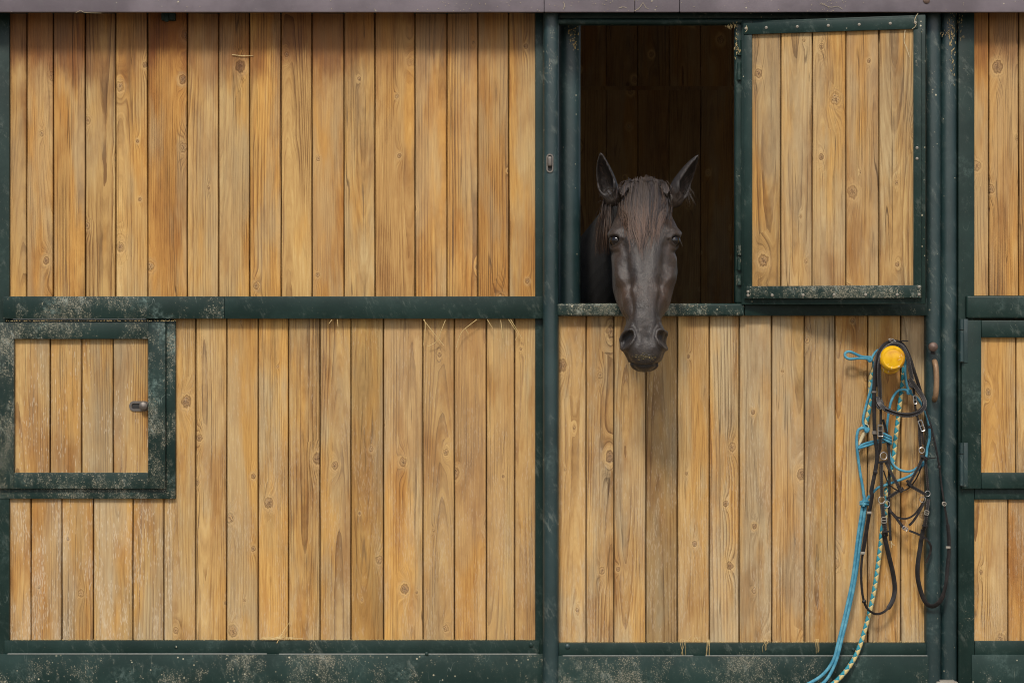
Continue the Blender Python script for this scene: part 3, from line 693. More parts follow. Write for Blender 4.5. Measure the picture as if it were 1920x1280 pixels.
# ------------------------------------------------------------------ horse
def catm(vals, t):
    n = len(vals)-1; x = min(max(t, 0), 1)*n; i = min(int(x), n-1); f = x-i
    p0, p1, p2, p3 = vals[max(i-1, 0)], vals[i], vals[i+1], vals[min(i+2, n)]
    return [.5*(2*b+(-a+c)*f+(2*a-5*b+4*c-d_)*f*f+(-a+3*b-3*c+d_)*f**3) for a, b, c, d_ in zip(p0, p1, p2, p3)]
HXC = 1210
ST = [ # py, yfront, wf, wm, wj (px), depth, tilt
 (337, -.180, 14, 24, 26, .10, 25), (346, -.195, 24, 38, 38, .15, 25), (362, -.215, 33, 47, 47, .20, 25), (385, -.237, 40, 56, 54, .24, 24), (412, -.258, 42, 63, 58, .262, 23),
 (436, -.275, 42, 66, 58, .275, 22), (465, -.292, 38, 61, 57, .275, 21), (490, -.307, 33, 57, 58, .265, 20), (518, -.323, 29, 53, 57, .245, 18),
 (545, -.338, 27, 47, 51, .215, 16), (570, -.352, 27, 40, 42, .185, 13), (593, -.364, 27, 35, 35, .165, 10), (612, -.374, 29, 36, 34, .155, 8),
 (632, -.383, 30, 40, 36, .150, 5), (652, -.388, 27, 39, 34, .142, 2), (668, -.386, 22, 34, 30, .125, 0), (682, -.376, 18, 28, 26, .10, 0), (692, -.358, 13, 22, 21, .065, 0), (697, -.338, 5, 9, 9, .03, 0)]
def head_section(s):
    py, yf, wf, wm, wj, dp, tl = s
    k = (D+yf)/D; m_ = lambda p: p/S*k
    base = W(HXC, py, yf); bd = Vector((0, math.cos(R(tl)), -math.sin(R(tl))))
    half = [(0, -.000), (m_(wf)*.55, .001), (m_(wf), .011), (m_(wf+(wm-wf)*.62), .036), (m_(wm), .078 if dp > .16 else dp*.42), (m_(wj), dp*.62), (m_(wj)*.78, dp*.88), (m_(wj)*.3, dp*.99)]
    full = [(x, q) for x, q in half]+[(0, dp)]+[(-x, q) for x, q in half[:0:-1]]
    n = len(full); out = []
    for i in range(n):
        p0, p1, p2, p3 = full[(i-1) % n], full[i], full[(i+1) % n], full[(i+2) % n]
        for j in range(4):
            t = j/4
            out.append([.5*(2*b+(-a+c)*t+(2*a-5*b+4*c-d_)*t*t+(-a+3*b-3*c+d_)*t**3) for a, b, c, d_ in zip(p0, p1, p2, p3)])
    return [base+Vector((x, 0, 0))+bd*q for x, q in out]
def loft(mb, rings):
    n = len(rings[0]); vs = [p for r in rings for p in r]; fs = []
    for i in range(len(rings)-1):
        for k in range(n): fs.append((i*n+k, i*n+(k+1) % n, (i+1)*n+(k+1) % n, (i+1)*n+k))
    fs.append(tuple(range(n))[::-1]); fs.append(tuple((len(rings)-1)*n+k for k in range(n)))
    mb.addmesh(vs, fs)
def ell_loft(mb, secs, n=28, sub=5):
    """secs: (centre, rx, rz) stations; oval rings set square to the path"""
    flat = [list(c)+[rx, rz] for c, rx, rz in secs]; m_ = (len(secs)-1)*sub; cs = [catm(flat, i/m_) for i in range(m_+1)]
    rings = []
    for i, q in enumerate(cs):
        a = Vector(cs[max(i-1, 0)][:3]); b = Vector(cs[min(i+1, m_)][:3]); T = (b-a).normalized()
        X = Vector((1, 0, 0)); X = (X-T*X.dot(T)).normalized(); Z = T.cross(X)
        rings.append([Vector(q[:3])+X*(q[3]*math.cos(2*math.pi*k/n))+Z*(q[4]*math.sin(2*math.pi*k/n)) for k in range(n)])
    loft(mb, rings)
hb = MB()
NS = 90
loft(hb, [head_section(catm(ST, i/NS)) for i in range(NS+1)])
# neck, trunk
V = Vector
nk = [(W(1210, 395, -.10), .060, .085), (W(1204, 425, -.02), .082, .135), (W(1186, 445, .12), .098, .175), (W(1160, 480, .30), .115, .205), (W(1132, 540, .52), .145, .26),
      (W(1105, 610, .78), .20, .33), (V((.29, 1.05, 1.20)), .25, .36), (V((.29, 1.4, 1.20)), .29, .34), (V((.29, 1.8, 1.22)), .30, .33), (V((.29, 2.15, 1.27)), .28, .31), (V((.29, 2.40, 1.27)), .20, .24), (V((.29, 2.5, 1.25)), .08, .10)]
ell_loft(hb, nk)
def limb(pts): ell_loft(hb, [(V(p), a, b) for p, a, b in pts], n=16, sub=4)
for sx in (-1, 1):
    x = .29+sx*.15
    limb([((x, .85, 1.15), .10, .15), ((x, .84, .92), .085, .12), ((x, .83, .72), .055, .07), ((x, .83, .52), .045, .050), ((x, .83, .46), .042, .046), ((x, .84, .38), .028, .034), ((x, .84, .22), .026, .030), ((x, .83, .17), .035, .040), ((x, .79, .10), .030, .036), ((x, .76, .065), .052, .060), ((x, .75, .015), .062, .072)])
    limb([((x, 2.15, 1.2), .13, .22), ((x, 2.12, .98), .11, .18), ((x, 2.18, .78), .075, .11), ((x, 2.32, .60), .050, .065), ((x, 2.36, .53), .045, .055), ((x, 2.33, .42), .033, .040), ((x, 2.28, .24), .030, .034), ((x, 2.26, .18), .038, .042), ((x, 2.21, .10), .032, .038), ((x, 2.18, .065), .054, .060), ((x, 2.17, .015), .062, .072)])
# ears: open cups, pointed, turned out to the side
def ear(tip, base, mid, sgn, opn, ex=0.0):
    n = 13; NS_ = 26; rings = []
    tip, base, mid = V(tip), V(base), V(mid)
    for i in range(NS_+1):
        s_ = i/NS_
        c = base*(1-s_)**2+mid*2*s_*(1-s_)+tip*s_*s_
        c2 = base*(1-min(s_+.02, 1.02))**2+mid*2*(s_+.02)*(1-s_-.02)+tip*(s_+.02)**2
        T = (c2-c).normalized()
        o = V(opn).normalized(); o = (o-T*o.dot(T)).normalized(); sd = T.cross(o)
        r = .0338*max(.0, (math.sin(math.pi*(.26+.74*s_)**1.05)))**.80*(1-.12*s_)+.0035
        if s_ < .25: r *= 1.0-.15*(1-s_/.25)
        th = R(175-70*min(1, s_/.45)) if s_ < .8 else R(105+35*(s_-.8)/.2)
        t = .0075-.002*s_
        outer = []; inner = []
        for k in range(n):
            a = -th+2*th*k/(n-1)
            dv = -o*math.cos(a)+sd*math.sin(a)*.95
            outer.append(c+dv*r); inner.append(c+dv*max(r-t, .0008)*.98)
        rings.append(outer+inner[::-1])
    loft(hb, rings)
    hb.lathe([(0, -.03), (.02, -.024), (.03, -.004), (.026, .02), (.012, .034), (0, .037)], base+(mid-base)*.1, tuple((mid-base).normalized()), n=18)
ear(W(1126.5, 286, -.215), W(1150, 375, -.16), W(1131, 335, -.175), -1, (-.38, -.9, .05))
ear(W(1309.5, 290, -.215), W(1262, 378, -.16), W(1284, 338, -.165), 1, (.72, -.68, -.1))
# remesh into one skin
me = bpy.data.meshes.new('tmp'); me.from_pydata(hb.v, [], hb.f)
bm = bmesh.new(); bm.from_mesh(me); bmesh.ops.recalc_face_normals(bm, faces=bm.faces); bm.to_mesh(me); bm.free()
tmp = bpy.data.objects.new('tmp', me); COL.objects.link(tmp)
rm = tmp.modifiers.new('r', 'REMESH'); rm.mode = 'VOXEL'; rm.voxel_size = .0045; rm.use_smooth_shade = True
sm = tmp.modifiers.new('s', 'SMOOTH'); sm.factor = .5; sm.iterations = 5
dg = bpy.context.evaluated_depsgraph_get(); ev = tmp.evaluated_get(dg)
hm = bpy.data.meshes.new_from_object(ev); COL.objects.unlink(tmp); bpy.data.objects.remove(tmp)

def proj(v):
    k = D/(D+v.y); return 960+v.x*S*k, 640-(v.z-CZ)*S*k
def gs(dx, dy, sx, sy, ang=0):
    if ang: c_, s_ = math.cos(R(ang)), math.sin(R(ang)); dx, dy = dx*c_+dy*s_, -dx*s_+dy*c_
    e = (dx/sx)**2+(dy/sy)**2
    return math.exp(-e) if e < 12 else 0
# eyes: find the skin first
bvh = BVHTree.FromPolygons([v.co for v in hm.vertices], [p.vertices[:] for p in hm.polygons])
eyes = []
for sx in (-1, 1):
    nrm = V((sx*.52, -.85, .08)).normalized()
    tgt = W(HXC+sx*58.5, 450, -.245)
    hit = bvh.ray_cast(tgt+nrm*.25, -nrm)
    E = hit[0] if hit[0] else tgt
    sd = V((0, 0, 1)).cross(nrm).normalized(); upv = nrm.cross(sd)
    eyes.append((E, nrm, sd, upv, sx))
skin = [0.0]*len(hm.vertices); brown = [0.0]*len(hm.vertices)
BUMPS = [ # dx from centre (mirrored), py, sx, sy, amp(m), ang
 (56, 435, 12, 7, .0085, 18), (64, 441, 8, 5, .004, 0), (46, 408, 11, 13, -.0090, 0), (41, 462, 9, 12, -.006, 0), (28, 420, 12, 22, .003, 0),
 (58, 474, 9, 6, -.006, 0), (47, 522, 9, 16, .0095, 8), (31, 534, 7, 15, -.0080, -12), (54, 498, 6, 20, .005, 0), (36, 496, 7, 22, -.0075, 0),
 (15, 478, 8, 46, .0035, 0), (0, 465, 7, 50, -.0022, 0), (0, 560, 13, 60, .0055, 0), (27, 577, 6, 26, -.0085, 0), (23, 545, 4, 10, .004, 0),
 (31, 640, 17, 22, .0075, 0), (0, 633, 9, 18, -.006, 0), (12, 655, 9, 10, .002, 0), (17, 624, 4, 17, -.0050, 15), (0, 676, 20, 9, .004, 0), (38, 600, 10, 10, -.004, 0), (24, 668, 8, 7, .003, 0), (40, 555, 5, 20, .003, 0)]
vco = [v.co.copy() for v in hm.vertices]; vn = [v.normal.copy() for v in hm.vertices]
for i, (c, nr) in enumerate(zip(vco, vn)):
    if c.y > .12 or c.z < 1.0: continue
    px, py = proj(c); dx = px-HXC; ax = abs(dx)
    if 330 < py < 710 and ax < 90:
        fr = max(0.0, min(1.0, (.35-nr.y)/.35))
        d_ = 0
        for bx, by, sx, sy, am, an in BUMPS: d_ += am*gs(ax-bx, py-by, sx, sy, an)
        # nostrils: deep comma-shaped hollow with a raised rim
        a_ = ax-30.5; b_ = py-636; an = R(-22); ra = a_*math.cos(an)+b_*math.sin(an); rb = -a_*math.sin(an)+b_*math.cos(an)
        e = (ra/7.2)**2+(rb/14.0)**2
        push = 0
        if c.y < -.28:
            if e < 1.5: push = .030*max(0, 1-e/1.25)**.7; skin[i] = max(skin[i], min(1, (1.5-e)*2))
            d_ += .0052*math.exp(-((e-1.9)/.75)**2)
            # mouth line and wrinkles
            ml = 685-(ax/26)**2*4
            d_ -= .0055*math.exp(-((py-ml)/2.2)**2)*(1 if ax < 30 else 0)
            if ax < 26 and abs(py-ml) < 3: skin[i] = max(skin[i], .8)
            if py > 640 and ax < 26: d_ += .0012*math.sin(py*1.3+dx*.4)*gs(ax, py-655, 22, 14)
        d_ += .0010*noise.noise((c.x*60, c.y*60, c.z*45))+.0016*noise.noise((c.x*22, c.y*22, c.z*18))
        # veins on the cheeks
        ph = ax-(44-(py-500)*.12+4*math.sin(py*.09))
        if 500 < py < 600: d_ += .0016*math.exp(-(ph/2.0)**2)
        c += nr*(d_*fr*1.35)
        if push: c += V((-.25*(1 if dx > 0 else -1), .95, .1))*push*fr
        # colours: brown low cheeks and brow edges, dark muzzle
        br_ = .75*gs(ax-44, py-560, 11, 34)+.35*gs(ax-48, py-395, 15, 30)+.28*gs(ax-20, py-545, 18, 26)+.3*gs(ax-52, py-470, 12, 30)
        brown[i] = max(0, min(1, br_))
        if py > 612: skin[i] = max(skin[i], .30*min(1, (py-612)/40))
    for E, nrm, sd, upv, sx in eyes:
        q = c-E
        if q.length < .06:
            a_ = q.dot(sd); b_ = q.dot(upv)+.1*a_*sx
            e = (a_/.0215)**2+((b_-.0004)/.0135)**2
            if e < 1: c -= nrm*.013*(1-e)**.6; skin[i] = 1
            else:
                c += nrm*(.0045*math.exp(-((e-1.5)/.5)**2)+(.0035*math.exp(-((e-2.4)/1.0)**2) if b_ > 0 else -.002*math.exp(-((e-3)/1.0)**2)))
                if e < 1.9: skin[i] = max(skin[i], .85*(1.9-e)/.9)
    # ear insides dark
    if py < 372 and (c.y > -.24): skin[i] = max(skin[i], .45)
    vco[i] = c
for v, c in zip(hm.vertices, vco): v.co = c
hm.update()
for nm, arr in (('skin', skin), ('brown', brown)):
    at = hm.attributes.new(nm, 'FLOAT', 'POINT'); at.data.foreach_set('value', arr)
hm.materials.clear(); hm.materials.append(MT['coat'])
for p in hm.polygons: p.use_smooth = True
hm.name = 'horse'
horse = bpy.data.objects.new('horse', hm); COL.objects.link(horse)
tag(horse, 'dark brown horse looking straight out over the lower half of the stable door', 'horse')
for E, nrm, sd, upv, sx in eyes:
    mb = MB(); r = .0235; prof = [(r*math.sin(math.pi*k/20), -r*math.cos(math.pi*k/20)) for k in range(21)]
    mb.lathe(prof, E-nrm*.0150, tuple(nrm), n=40); mb.build('eye', 'eye', horse)
bvh = BVHTree.FromPolygons([v.co for v in hm.vertices], [p.vertices[:] for p in hm.polygons])

def strand(mb, pts, r0, hue, n=3):
    """thin tapering hair; uv.x runs 0..1 along it"""
    m_ = len(pts); vs = []; fs = []; uv = []
    for i, p in enumerate(pts):
        T = (pts[min(i+1, m_-1)]-pts[max(i-1, 0)]); T = T.normalized() if T.length > 0 else V((0, 0, 1))
        e1 = T.orthogonal().normalized(); e2 = T.cross(e1); r = r0*(1-.8*(i/(m_-1))**2)
        vs += [p+(e1*math.cos(2.094*k)+e2*math.sin(2.094*k))*r for k in range(3)]
    for i in range(m_-1):
        for k in range(3):
            fs.append((i*3+k, i*3+(k+1) % 3, (i+1)*3+(k+1) % 3, (i+1)*3+k)); a, b = i/(m_-1), (i+1)/(m_-1)
            uv.append([(a, hue), (a, hue), (b, hue), (b, hue)])
    mb.addmesh(vs, fs, uv)
rnd = random.Random(11)
def skin_y(px, py):
    for k in range(len(ST)-1):
        if ST[k][0] <= py <= ST[k+1][0]:
            f_ = (py-ST[k][0])/(ST[k+1][0]-ST[k][0]); return ST[k][1]*(1-f_)+ST[k+1][1]*f_
    return ST[0][1]+(ST[0][0]-py)*.0016 if py < ST[0][0] else ST[-1][1]
def lay(path, lift0, lift1):
    out_ = []; last = None
    for i, (px, py) in enumerate(path):
        t = i/(len(path)-1); base = skin_y(px, py); yv = base
        o_ = V((0, -D, CZ)); h = bvh.ray_cast(o_, (W(px, py, base)-o_).normalized())
        if h[0] and abs(h[0].y-base) < .07: yv = h[0].y
        if last is not None and abs(yv-last) > .016: yv = last+math.copysign(.016, yv-last)
        last = yv
        out_.append(W(px, py, yv-(lift0+(lift1-lift0)*t)))
    return out_
mb = MB()
for cidx in range(290):
    f = rnd.random(); rx = 1171+78*f+rnd.gauss(0, 2); ry = 337+abs(f-.5)*20+rnd.uniform(-5, 9)
    L = rnd.uniform(50, 116)+44*max(0, 1-abs(f-.45)*2.6)*rnd.uniform(.2, 1)
    if f < .12 or f > .9: L = rnd.uniform(40, 92)
    tx = rx+(1207-rx)*rnd.uniform(.05, .62)+rnd.gauss(0, 6); ty = ry+L
    if f < .15: tx = rx+rnd.uniform(-4, 9)
    bulge = rnd.gauss(0, 5)+(8 if f > .5 else -7)*abs(f-.5)*2
    hue = rnd.random(); lf = rnd.uniform(.002, .018); wv = rnd.uniform(.4, 2.6); fz = rnd.uniform(0, 6.28); fq = rnd.uniform(5, 10)
    for s_ in range(7):
        ox, oy, tx2 = rnd.gauss(0, 1.9), rnd.gauss(0, 2.5), rnd.gauss(0, 1.0)
        ll = rnd.uniform(.66, 1.08)
        path = []
        for k in range(12):
            t = k/11
            x = (rx+ox)*(1-t)+(tx+tx2)*t+bulge*math.sin(math.pi*t)+wv*math.sin(t*fq+fz)*t
            path.append((x, ry+oy+(ty-ry)*t*ll))
        strand(mb, lay(path, lf+rnd.uniform(-.002, .003), lf*.8), rnd.uniform(.0007, .0012), min(1, max(0, hue+rnd.gauss(0, .12))))
for i in range(34):   # hairs that spring up over the poll and fall to either side
    f = rnd.random(); x0 = 1168+80*f; sg = -1 if f < .45 else 1; q = rnd.uniform(.7, 1.6)
    strand(mb, [W(x0+sg*14*t+3*math.sin(t*5+f*9), 342-8*math.sin(t*2.6)*rnd.uniform(.9, 1.1)+30*q*t*t, -.198-.05*q*t) for t in [k/9 for k in range(10)]], .0006, rnd.random())
mb.build('forelock', 'hair', horse)
mb = MB()
for tipx, tipy, bx, by, sgn in ((1130, 300, 1150, 372, -1), (1304, 302, 1266, 374, 1)):   # tufts inside and along the ears
    for i in range(150):
        t0 = rnd.random()**1.3; cx_ = bx+(tipx-bx)*t0; cy_ = by+(tipy-by)*t0; wd = 15*(1-t0)+3
        ox = rnd.gauss(0, wd*.45); L_ = rnd.uniform(5, 15)*(1-.6*t0)
        strand(mb, [W(cx_+ox+(tipx-bx)*.11*q+sgn*3*q*q+ox*.25*q, cy_+6-L_*q, -.200+.02*t0-.012*q) for q in [k/5 for k in range(6)]], .00045, rnd.uniform(.2, 1))
tag(mb.build('ear_fur', 'hair', horse), kind='stuff')
mb = MB()
for i in range(520):
    t0 = rnd.random(); x0 = 1148-14*t0+rnd.gauss(0, 4); y0 = 352+40*t0; dep = -.12+.14*t0+rnd.uniform(-.02, .02); L = rnd.uniform(50, 125)*(1-.25*t0); dr_ = rnd.gauss(-1, 5); fz = rnd.uniform(0, 6)
    strand(mb, [W(x0+dr_*t+(-9*math.sin(t*1.8))+1.5*math.sin(t*8+fz)*t, y0+L*t, dep-.05*math.sin(t*2.2)) for t in [k/9 for k in range(10)]], rnd.uniform(.0007, .0012), min(1, rnd.random()+.38))
mb.build('mane', 'hair', horse)
mb = MB()
for i in range(36):   # loose hairs at the ears, chin and eyes
    q = rnd.random()
    if q < .45: x0, y0, dx, dy, dep = 1288+rnd.gauss(0, 4), 352+rnd.gauss(0, 8), rnd.uniform(2, 14), rnd.uniform(2, 24), -.16
    elif q < .65: x0, y0, dx, dy, dep = 1136+rnd.gauss(0, 3), 362+rnd.gauss(0, 6), rnd.uniform(-14, -2), rnd.uniform(-2, 16), -.16
    elif q < .8: x0, y0, dx, dy, dep = 1274+rnd.gauss(0, 2), 455+rnd.gauss(0, 8), rnd.uniform(2, 9), rnd.uniform(4, 14), -.22
    else: x0, y0, dx, dy, dep = 1211+rnd.gauss(0, 18), 688, rnd.uniform(-4, 4), rnd.uniform(8, 14), -.34
    strand(mb, [W(x0+dx*t, y0+dy*t+4*t*t, dep-.01*t) for t in [k/6 for k in range(7)]], .00045, 1)
tag(mb.build('whiskers', 'hair', horse), kind='stuff')
mb = MB()
for i in range(150):
    px, py = 1209+rnd.gauss(0, 12), 669+rnd.gauss(0, 3.4)
    o_ = V((0, -D, CZ)); h = bvh.ray_cast(o_, (W(px, py, -.4)-o_).normalized())
    if not h[0] or h[0].y > -.3: continue
    s_ = rnd.uniform(.0006, .0020)
    mb.lathe([(0, -s_*1.5), (s_, 0), (0, s_*1.5)], h[0]+V((0, -.001, 0)), (rnd.gauss(0, 1), rnd.gauss(0, .4), rnd.gauss(0, .5)), n=5)
tag(mb.build('chewed_hay', 'hay'), 'greenish chewed hay crumbs sticking to the lips of the horse', 'hay', kind='stuff')

# ------------------------------------------------------------------ tack on the door
def z2(x, y, dep): return W(1500+x/3.766, 600+y/3.766, YD-dep)
def z3(x, y, dep): return W(1500+x/3.369, 900+y/3.369, YD-dep)
hk = thing('bridle_hook', 'round glossy yellow tack hook screwed to the boards by the door edge', 'hook', W(1674, 675, YD))
c0 = W(1672, 678, YD)
mb = MB(); mb.lathe([(.026, 0), (.026, .004), (.016, .006), (.014, .02), (.014, .10)], WA(1673, 674, YD-.06, YD), n=36); P(mb.build('stem', 'yellow', hk), hk)
mb = MB(); mb.lathe([(.0, .078), (.030, .078), (.0365, .081), (.0380, .085), (.0365, .089), (.030, .091), (0, .091)], WA(1669.5, 680.5, YD-.088, YD), n=44); P(mb.build('rear_disc', 'yellow', hk), hk)
mb = MB(); mb.lathe([(0, .104), (.034, .104), (.0405, .107), (.0432, .113), (.0428, .120), (.0395, .1265), (.034, .1300), (.031, .1292), (.026, .1305), (.012, .1325), (0, .1330)], WA(1674.7, 671.5, YD-.13, YD), n=48); P(mb.build('front_disc', 'yellow', hk), hk)

br = thing('leather_bridle', 'black leather bridle with steel buckles and looped reins slung over the yellow hook', 'bridle', W(1690, 700, YD))
def bp(name, mat, fn, label=None):
    mb = MB(); fn(mb); o = mb.build(name, mat, br); P(o, br)
    if label: o['label'] = label
    return o
# reins: from the left ring, down, up over the hook and down to the right ring
rl = [z3(528, 330, .05), z3(560, 470, .045), z3(590, 600, .04), z3(598, 700, .04), z3(575, 780, .045), z3(530, 830, .05), z3(478, 843, .055), z3(430, 815, .06), z3(405, 765, .062), z3(390, 680, .06), z3(387, 560, .06), z3(397, 460, .06),
      z3(420, 320, .065), z3(438, 205, .07), z3(455, 100, .07), z2(505, 1200, .07), z2(532, 1060, .07), z2(545, 950, .07), z2(528, 800, .072), z2(524, 640, .074), z2(524, 500, .074), z2(532, 330, .07), z2(548, 235, .055)]
rr = [z2(548, 235, .055), z2(590, 178, .045), z2(650, 152, .04), z2(712, 170, .045), z2(760, 235, .055), z2(800, 350, .065), z2(845, 470, .07), z2(880, 600, .07), z2(925, 750, .072), z2(960, 900, .072), z2(985, 1040, .072),
      z3(895, 40, .07), z3(912, 150, .07), z3(935, 300, .07), z3(942, 420, .07), z3(932, 540, .07), z3(920, 660, .07), z3(890, 755, .065), z3(838, 795, .06), z3(790, 765, .055), z3(752, 660, .05), z3(742, 560, .05), z3(758, 430, .05), z3(778, 310, .05)]
bp('rein', 'leather2', lambda mb: mb.sweep(rl, 0, flat=(lambda t: .0155 if (t < .22) else (.008 if t < .44 else .0135), .0035), tw=lambda t: .9*math.sin(t*14)*(.5 if t < .6 else .2)))
bp('rein', 'leather2', lambda mb: mb.sweep(rr, 0, flat=(lambda t: .0125 if t < .16 else (.0065 if t < .56 else (.012 if t < .74 else .0155)), .0035), tw=lambda t: .5*math.sin(t*13)))
# crown of the headpiece (two straps side by side over the hook)
bp('headpiece', 'leather', lambda mb: mb.sweep([z2(566, 560, .085), z2(560, 430, .088), z2(558, 320, .088), z2(580, 235, .08), z2(622, 185, .075), z2(670, 168, .075), z2(722, 188, .078), z2(756, 250, .085), z2(775, 330, .088), z2(792, 420, .088)], 0, flat=(.0145, .0045)))
bp('headpiece', 'leather2', lambda mb: mb.sweep([z2(540, 470, .060), z2(546, 330, .062), z2(562, 230, .06), z2(606, 170, .055), z2(664, 148, .055), z2(726, 172, .06), z2(770, 250, .06), z2(800, 340, .06), z2(832, 440, .058), z2(850, 500, .05)], 0, flat=(.011, .004)))
bp('headpiece', 'leather2', lambda mb: mb.sweep([z2(700, 150, .062), z2(735, 146, .068), z2(765, 149, .07)], 0, flat=(.006, .002), up=Vector((0, -.5, .8))))
bp('buckle', 'steel', lambda mb: (mb.ring(z2(650, 143, .066), .0088, .0013, sx=1.3, sz=.55, rot=-.3), mb.sweep([z2(622, 136, .068), z2(680, 152, .068)], .0012, n=6)))
# browband
bp('browband', 'leather', lambda mb: (mb.sweep([z2(548, 545, .088), z2(562, 592, .095), z2(620, 636, .115), z2(700, 664, .125), z2(780, 668, .125), z2(845, 645, .115), z2(880, 600, .10), z2(868, 545, .092), z2(830, 490, .088), z2(796, 446, .088), z2(775, 415, .088)], 0, flat=(.0165, .0085)),
    mb.sweep([z2(600, 622, .121), z2(700, 655, .131), z2(780, 660, .131), z2(845, 640, .121)], .0032, n=8)))
bp('browband_loop', 'leather2', lambda mb: mb.sweep([z2(545, 540, .085), z2(545, 600, .092), z2(570, 625, .096), z2(585, 600, .096), z2(570, 560, .09)], 0, flat=(.010, .004)))
bp('browband_loop', 'leather2', lambda mb: mb.sweep([z2(770, 415, .085), z2(780, 460, .09), z2(800, 470, .09), z2(800, 430, .09)], 0, flat=(.010, .004)))
bp('stud', 'steel', lambda mb: mb.lathe([(.004, 0), (.003, .002), (0, .003)], z2(570, 624, .099), n=12))
# left cheek piece
bp('cheek_strap', 'leather2', lambda mb: mb.sweep([z2(566, 560, .080), z2(570, 640, .082), z2(570, 735, .080)], 0, flat=(.0085, .004)))
bp('cheek_strap', 'leather', lambda mb: mb.sweep([z2(566, 750, .082), z2(566, 860, .080), z2(562, 950, .07)], 0, flat=(lambda t: .0125*(1 if t < .8 else max(.12, (1-t)/.2)), .004)))
bp('cheek_strap', 'leather2', lambda mb: mb.sweep([z2(585, 700, .06), z2(607, 780, .055), z2(625, 880, .05), z2(628, 1000, .05), z2(632, 1180, .05), z3(562, 150, .05), z3(572, 380, .05)], 0, flat=(.0085, .004)))
def rectb(mb, c, w_, h_, t, rot=0):
    pts = []; r_ = min(w_, h_)*.2
    for sx, sz in ((1, 1), (-1, 1), (-1, -1), (1, -1)):
        for q in range(4):
            an = {(1, 1): 0, (-1, 1): 90, (-1, -1): 180, (1, -1): 270}[(sx, sz)]+q*30
            pts.append((sx*(w_/2-r_)+r_*math.cos(R(an)), sz*(h_/2-r_)+r_*math.sin(R(an))))
    ca_, sa_ = math.cos(rot), math.sin(rot)
    mb.sweep([c+V((x*ca_-z*sa_, 0, x*sa_+z*ca_)) for x, z in pts], t, n=8, closed=True, step=.0025)
    mb.sweep([c+V((-w_/2*ca_, -.002, -w_/2*sa_)), c+V((w_/2*ca_, -.002, w_/2*sa_))], t*.8, n=6)
bp('buckle', 'steel', lambda mb: rectb(mb, z2(568, 780, .088), .0165, .040, .0016))
bp('buckle', 'steel', lambda mb: rectb(mb, z2(812, 562, .075), .010, .028, .0016, .1))
bp('buckle', 'steel', lambda mb: rectb(mb, z2(858, 745, .08), .0125, .038, .0018, .35))
for x, y_, d_ in ((525, 508, .079), (527, 790, .077), (527, 800, .077)):
    bp('keeper', 'steel_dull', lambda mb: mb.box(z2(x-17, y_+7, d_), z2(x+17, y_-7, d_)+V((0, .004, 0)), .0012))
bp('keeper', 'leather2', lambda mb: mb.box(z2(520, 1085, .077), z2(545, 1062, .068), .0012))
for x, y_ in ((918, 755), (984, 1035)): bp('keeper', 'leather2', lambda mb: mb.lathe([(.006, -.005), (.0065, 0), (.006, .005)], z2(x, y_, .072), (.2, 0, 1), n=12))
for x, y_ in ((438, 205), (397, 460), (937, 425)): bp('keeper', 'zinc', lambda mb: mb.box(z3(x-14, y_+8, .076), z3(x+14, y_-8, .076)+V((0, .010, 0)), .0012))
bp('rein_stop', 'leather2', lambda mb: mb.lathe([(0, -.007), (.0055, -.006), (.008, 0), (.0055, .006), (0, .007)], z3(405, 765, .064), (.3, 0, 1), n=14))
bp('rein_stop', 'zinc', lambda mb: (mb.ring(z3(912, 150, .078), .006, .0015), mb.ring(z3(905, 146, .076), .005, .0013, nrm=(.5, -.8, 0))))
# right cheek piece
bp('cheek_strap', 'leather2', lambda mb: mb.sweep([z2(795, 440, .075), z2(808, 540, .072), z2(818, 640, .07), z2(838, 710, .07), z2(860, 770, .072), z2(872, 880, .07)], 0, flat=(.007, .0035)))
bp('cheek_strap', 'leather', lambda mb: mb.sweep([z2(846, 720, .072), z2(846, 800, .072), z2(850, 895, .07)], 0, flat=(.0115, .004)))
# rings
for c, r_, nr in ((z2(590, 958, .07), .0125, (.3, -1, .1)), (z2(860, 918, .07), .0095, (0, -1, 0)), (z3(516, 124, .06), .0115, (0, -1, 0)), (z3(546, 150, .062), .0120, (.2, -1, 0)), (z3(806, 84, .06), .0095, (.3, -1, 0)), (z3(775, 122, .06), .0098, (-.3, -1, 0))):
    bp('ring', 'steel', lambda mb: mb.ring(c, r_*1.0, .0014, nr))
# noseband straps
def st(name, pts, w_, t_=.004, m_='leather', tw=None): return bp(name, m_, lambda mb: mb.sweep(pts, 0, flat=(w_, t_), tw=tw))
st('noseband', [z2(573, 1000, .066), z2(575, 1110, .066), z2(578, 1245, .066)], .0118)
st('noseband', [z2(555, 1003, .070), z2(590, 1000, .072), z2(618, 992, .070)], .008, .004, 'leather2')
st('noseband', [z2(605, 1000, .064), z2(650, 1090, .066), z2(705, 1190, .066)], .0105)
st('noseband', [z2(868, 960, .07), z2(830, 1050, .07), z2(770, 1155, .068)], .0105)
st('noseband', [z2(730, 1185, .074), z2(670, 1222, .072), z2(610, 1262, .068)], .0110)
st('noseband', [z2(755, 1155, .076), z2(820, 1192, .072), z2(890, 1232, .066)], .0110)
st('noseband', [z2(885, 980, .066), z2(895, 1090, .064), z2(905, 1200, .062)], .0095)
st('noseband', [z2(850, 955, .076), z2(880, 968, .08), z2(898, 985, .076)], .010, .006, 'leather2')
st('noseband_loop', [z2(690, 1170, .078), z2(720, 1215, .078)], .011, .006, 'leather2')
st('noseband_loop', [z2(755, 1130, .080), z2(790, 1175, .080)], .010, .006, 'leather2')
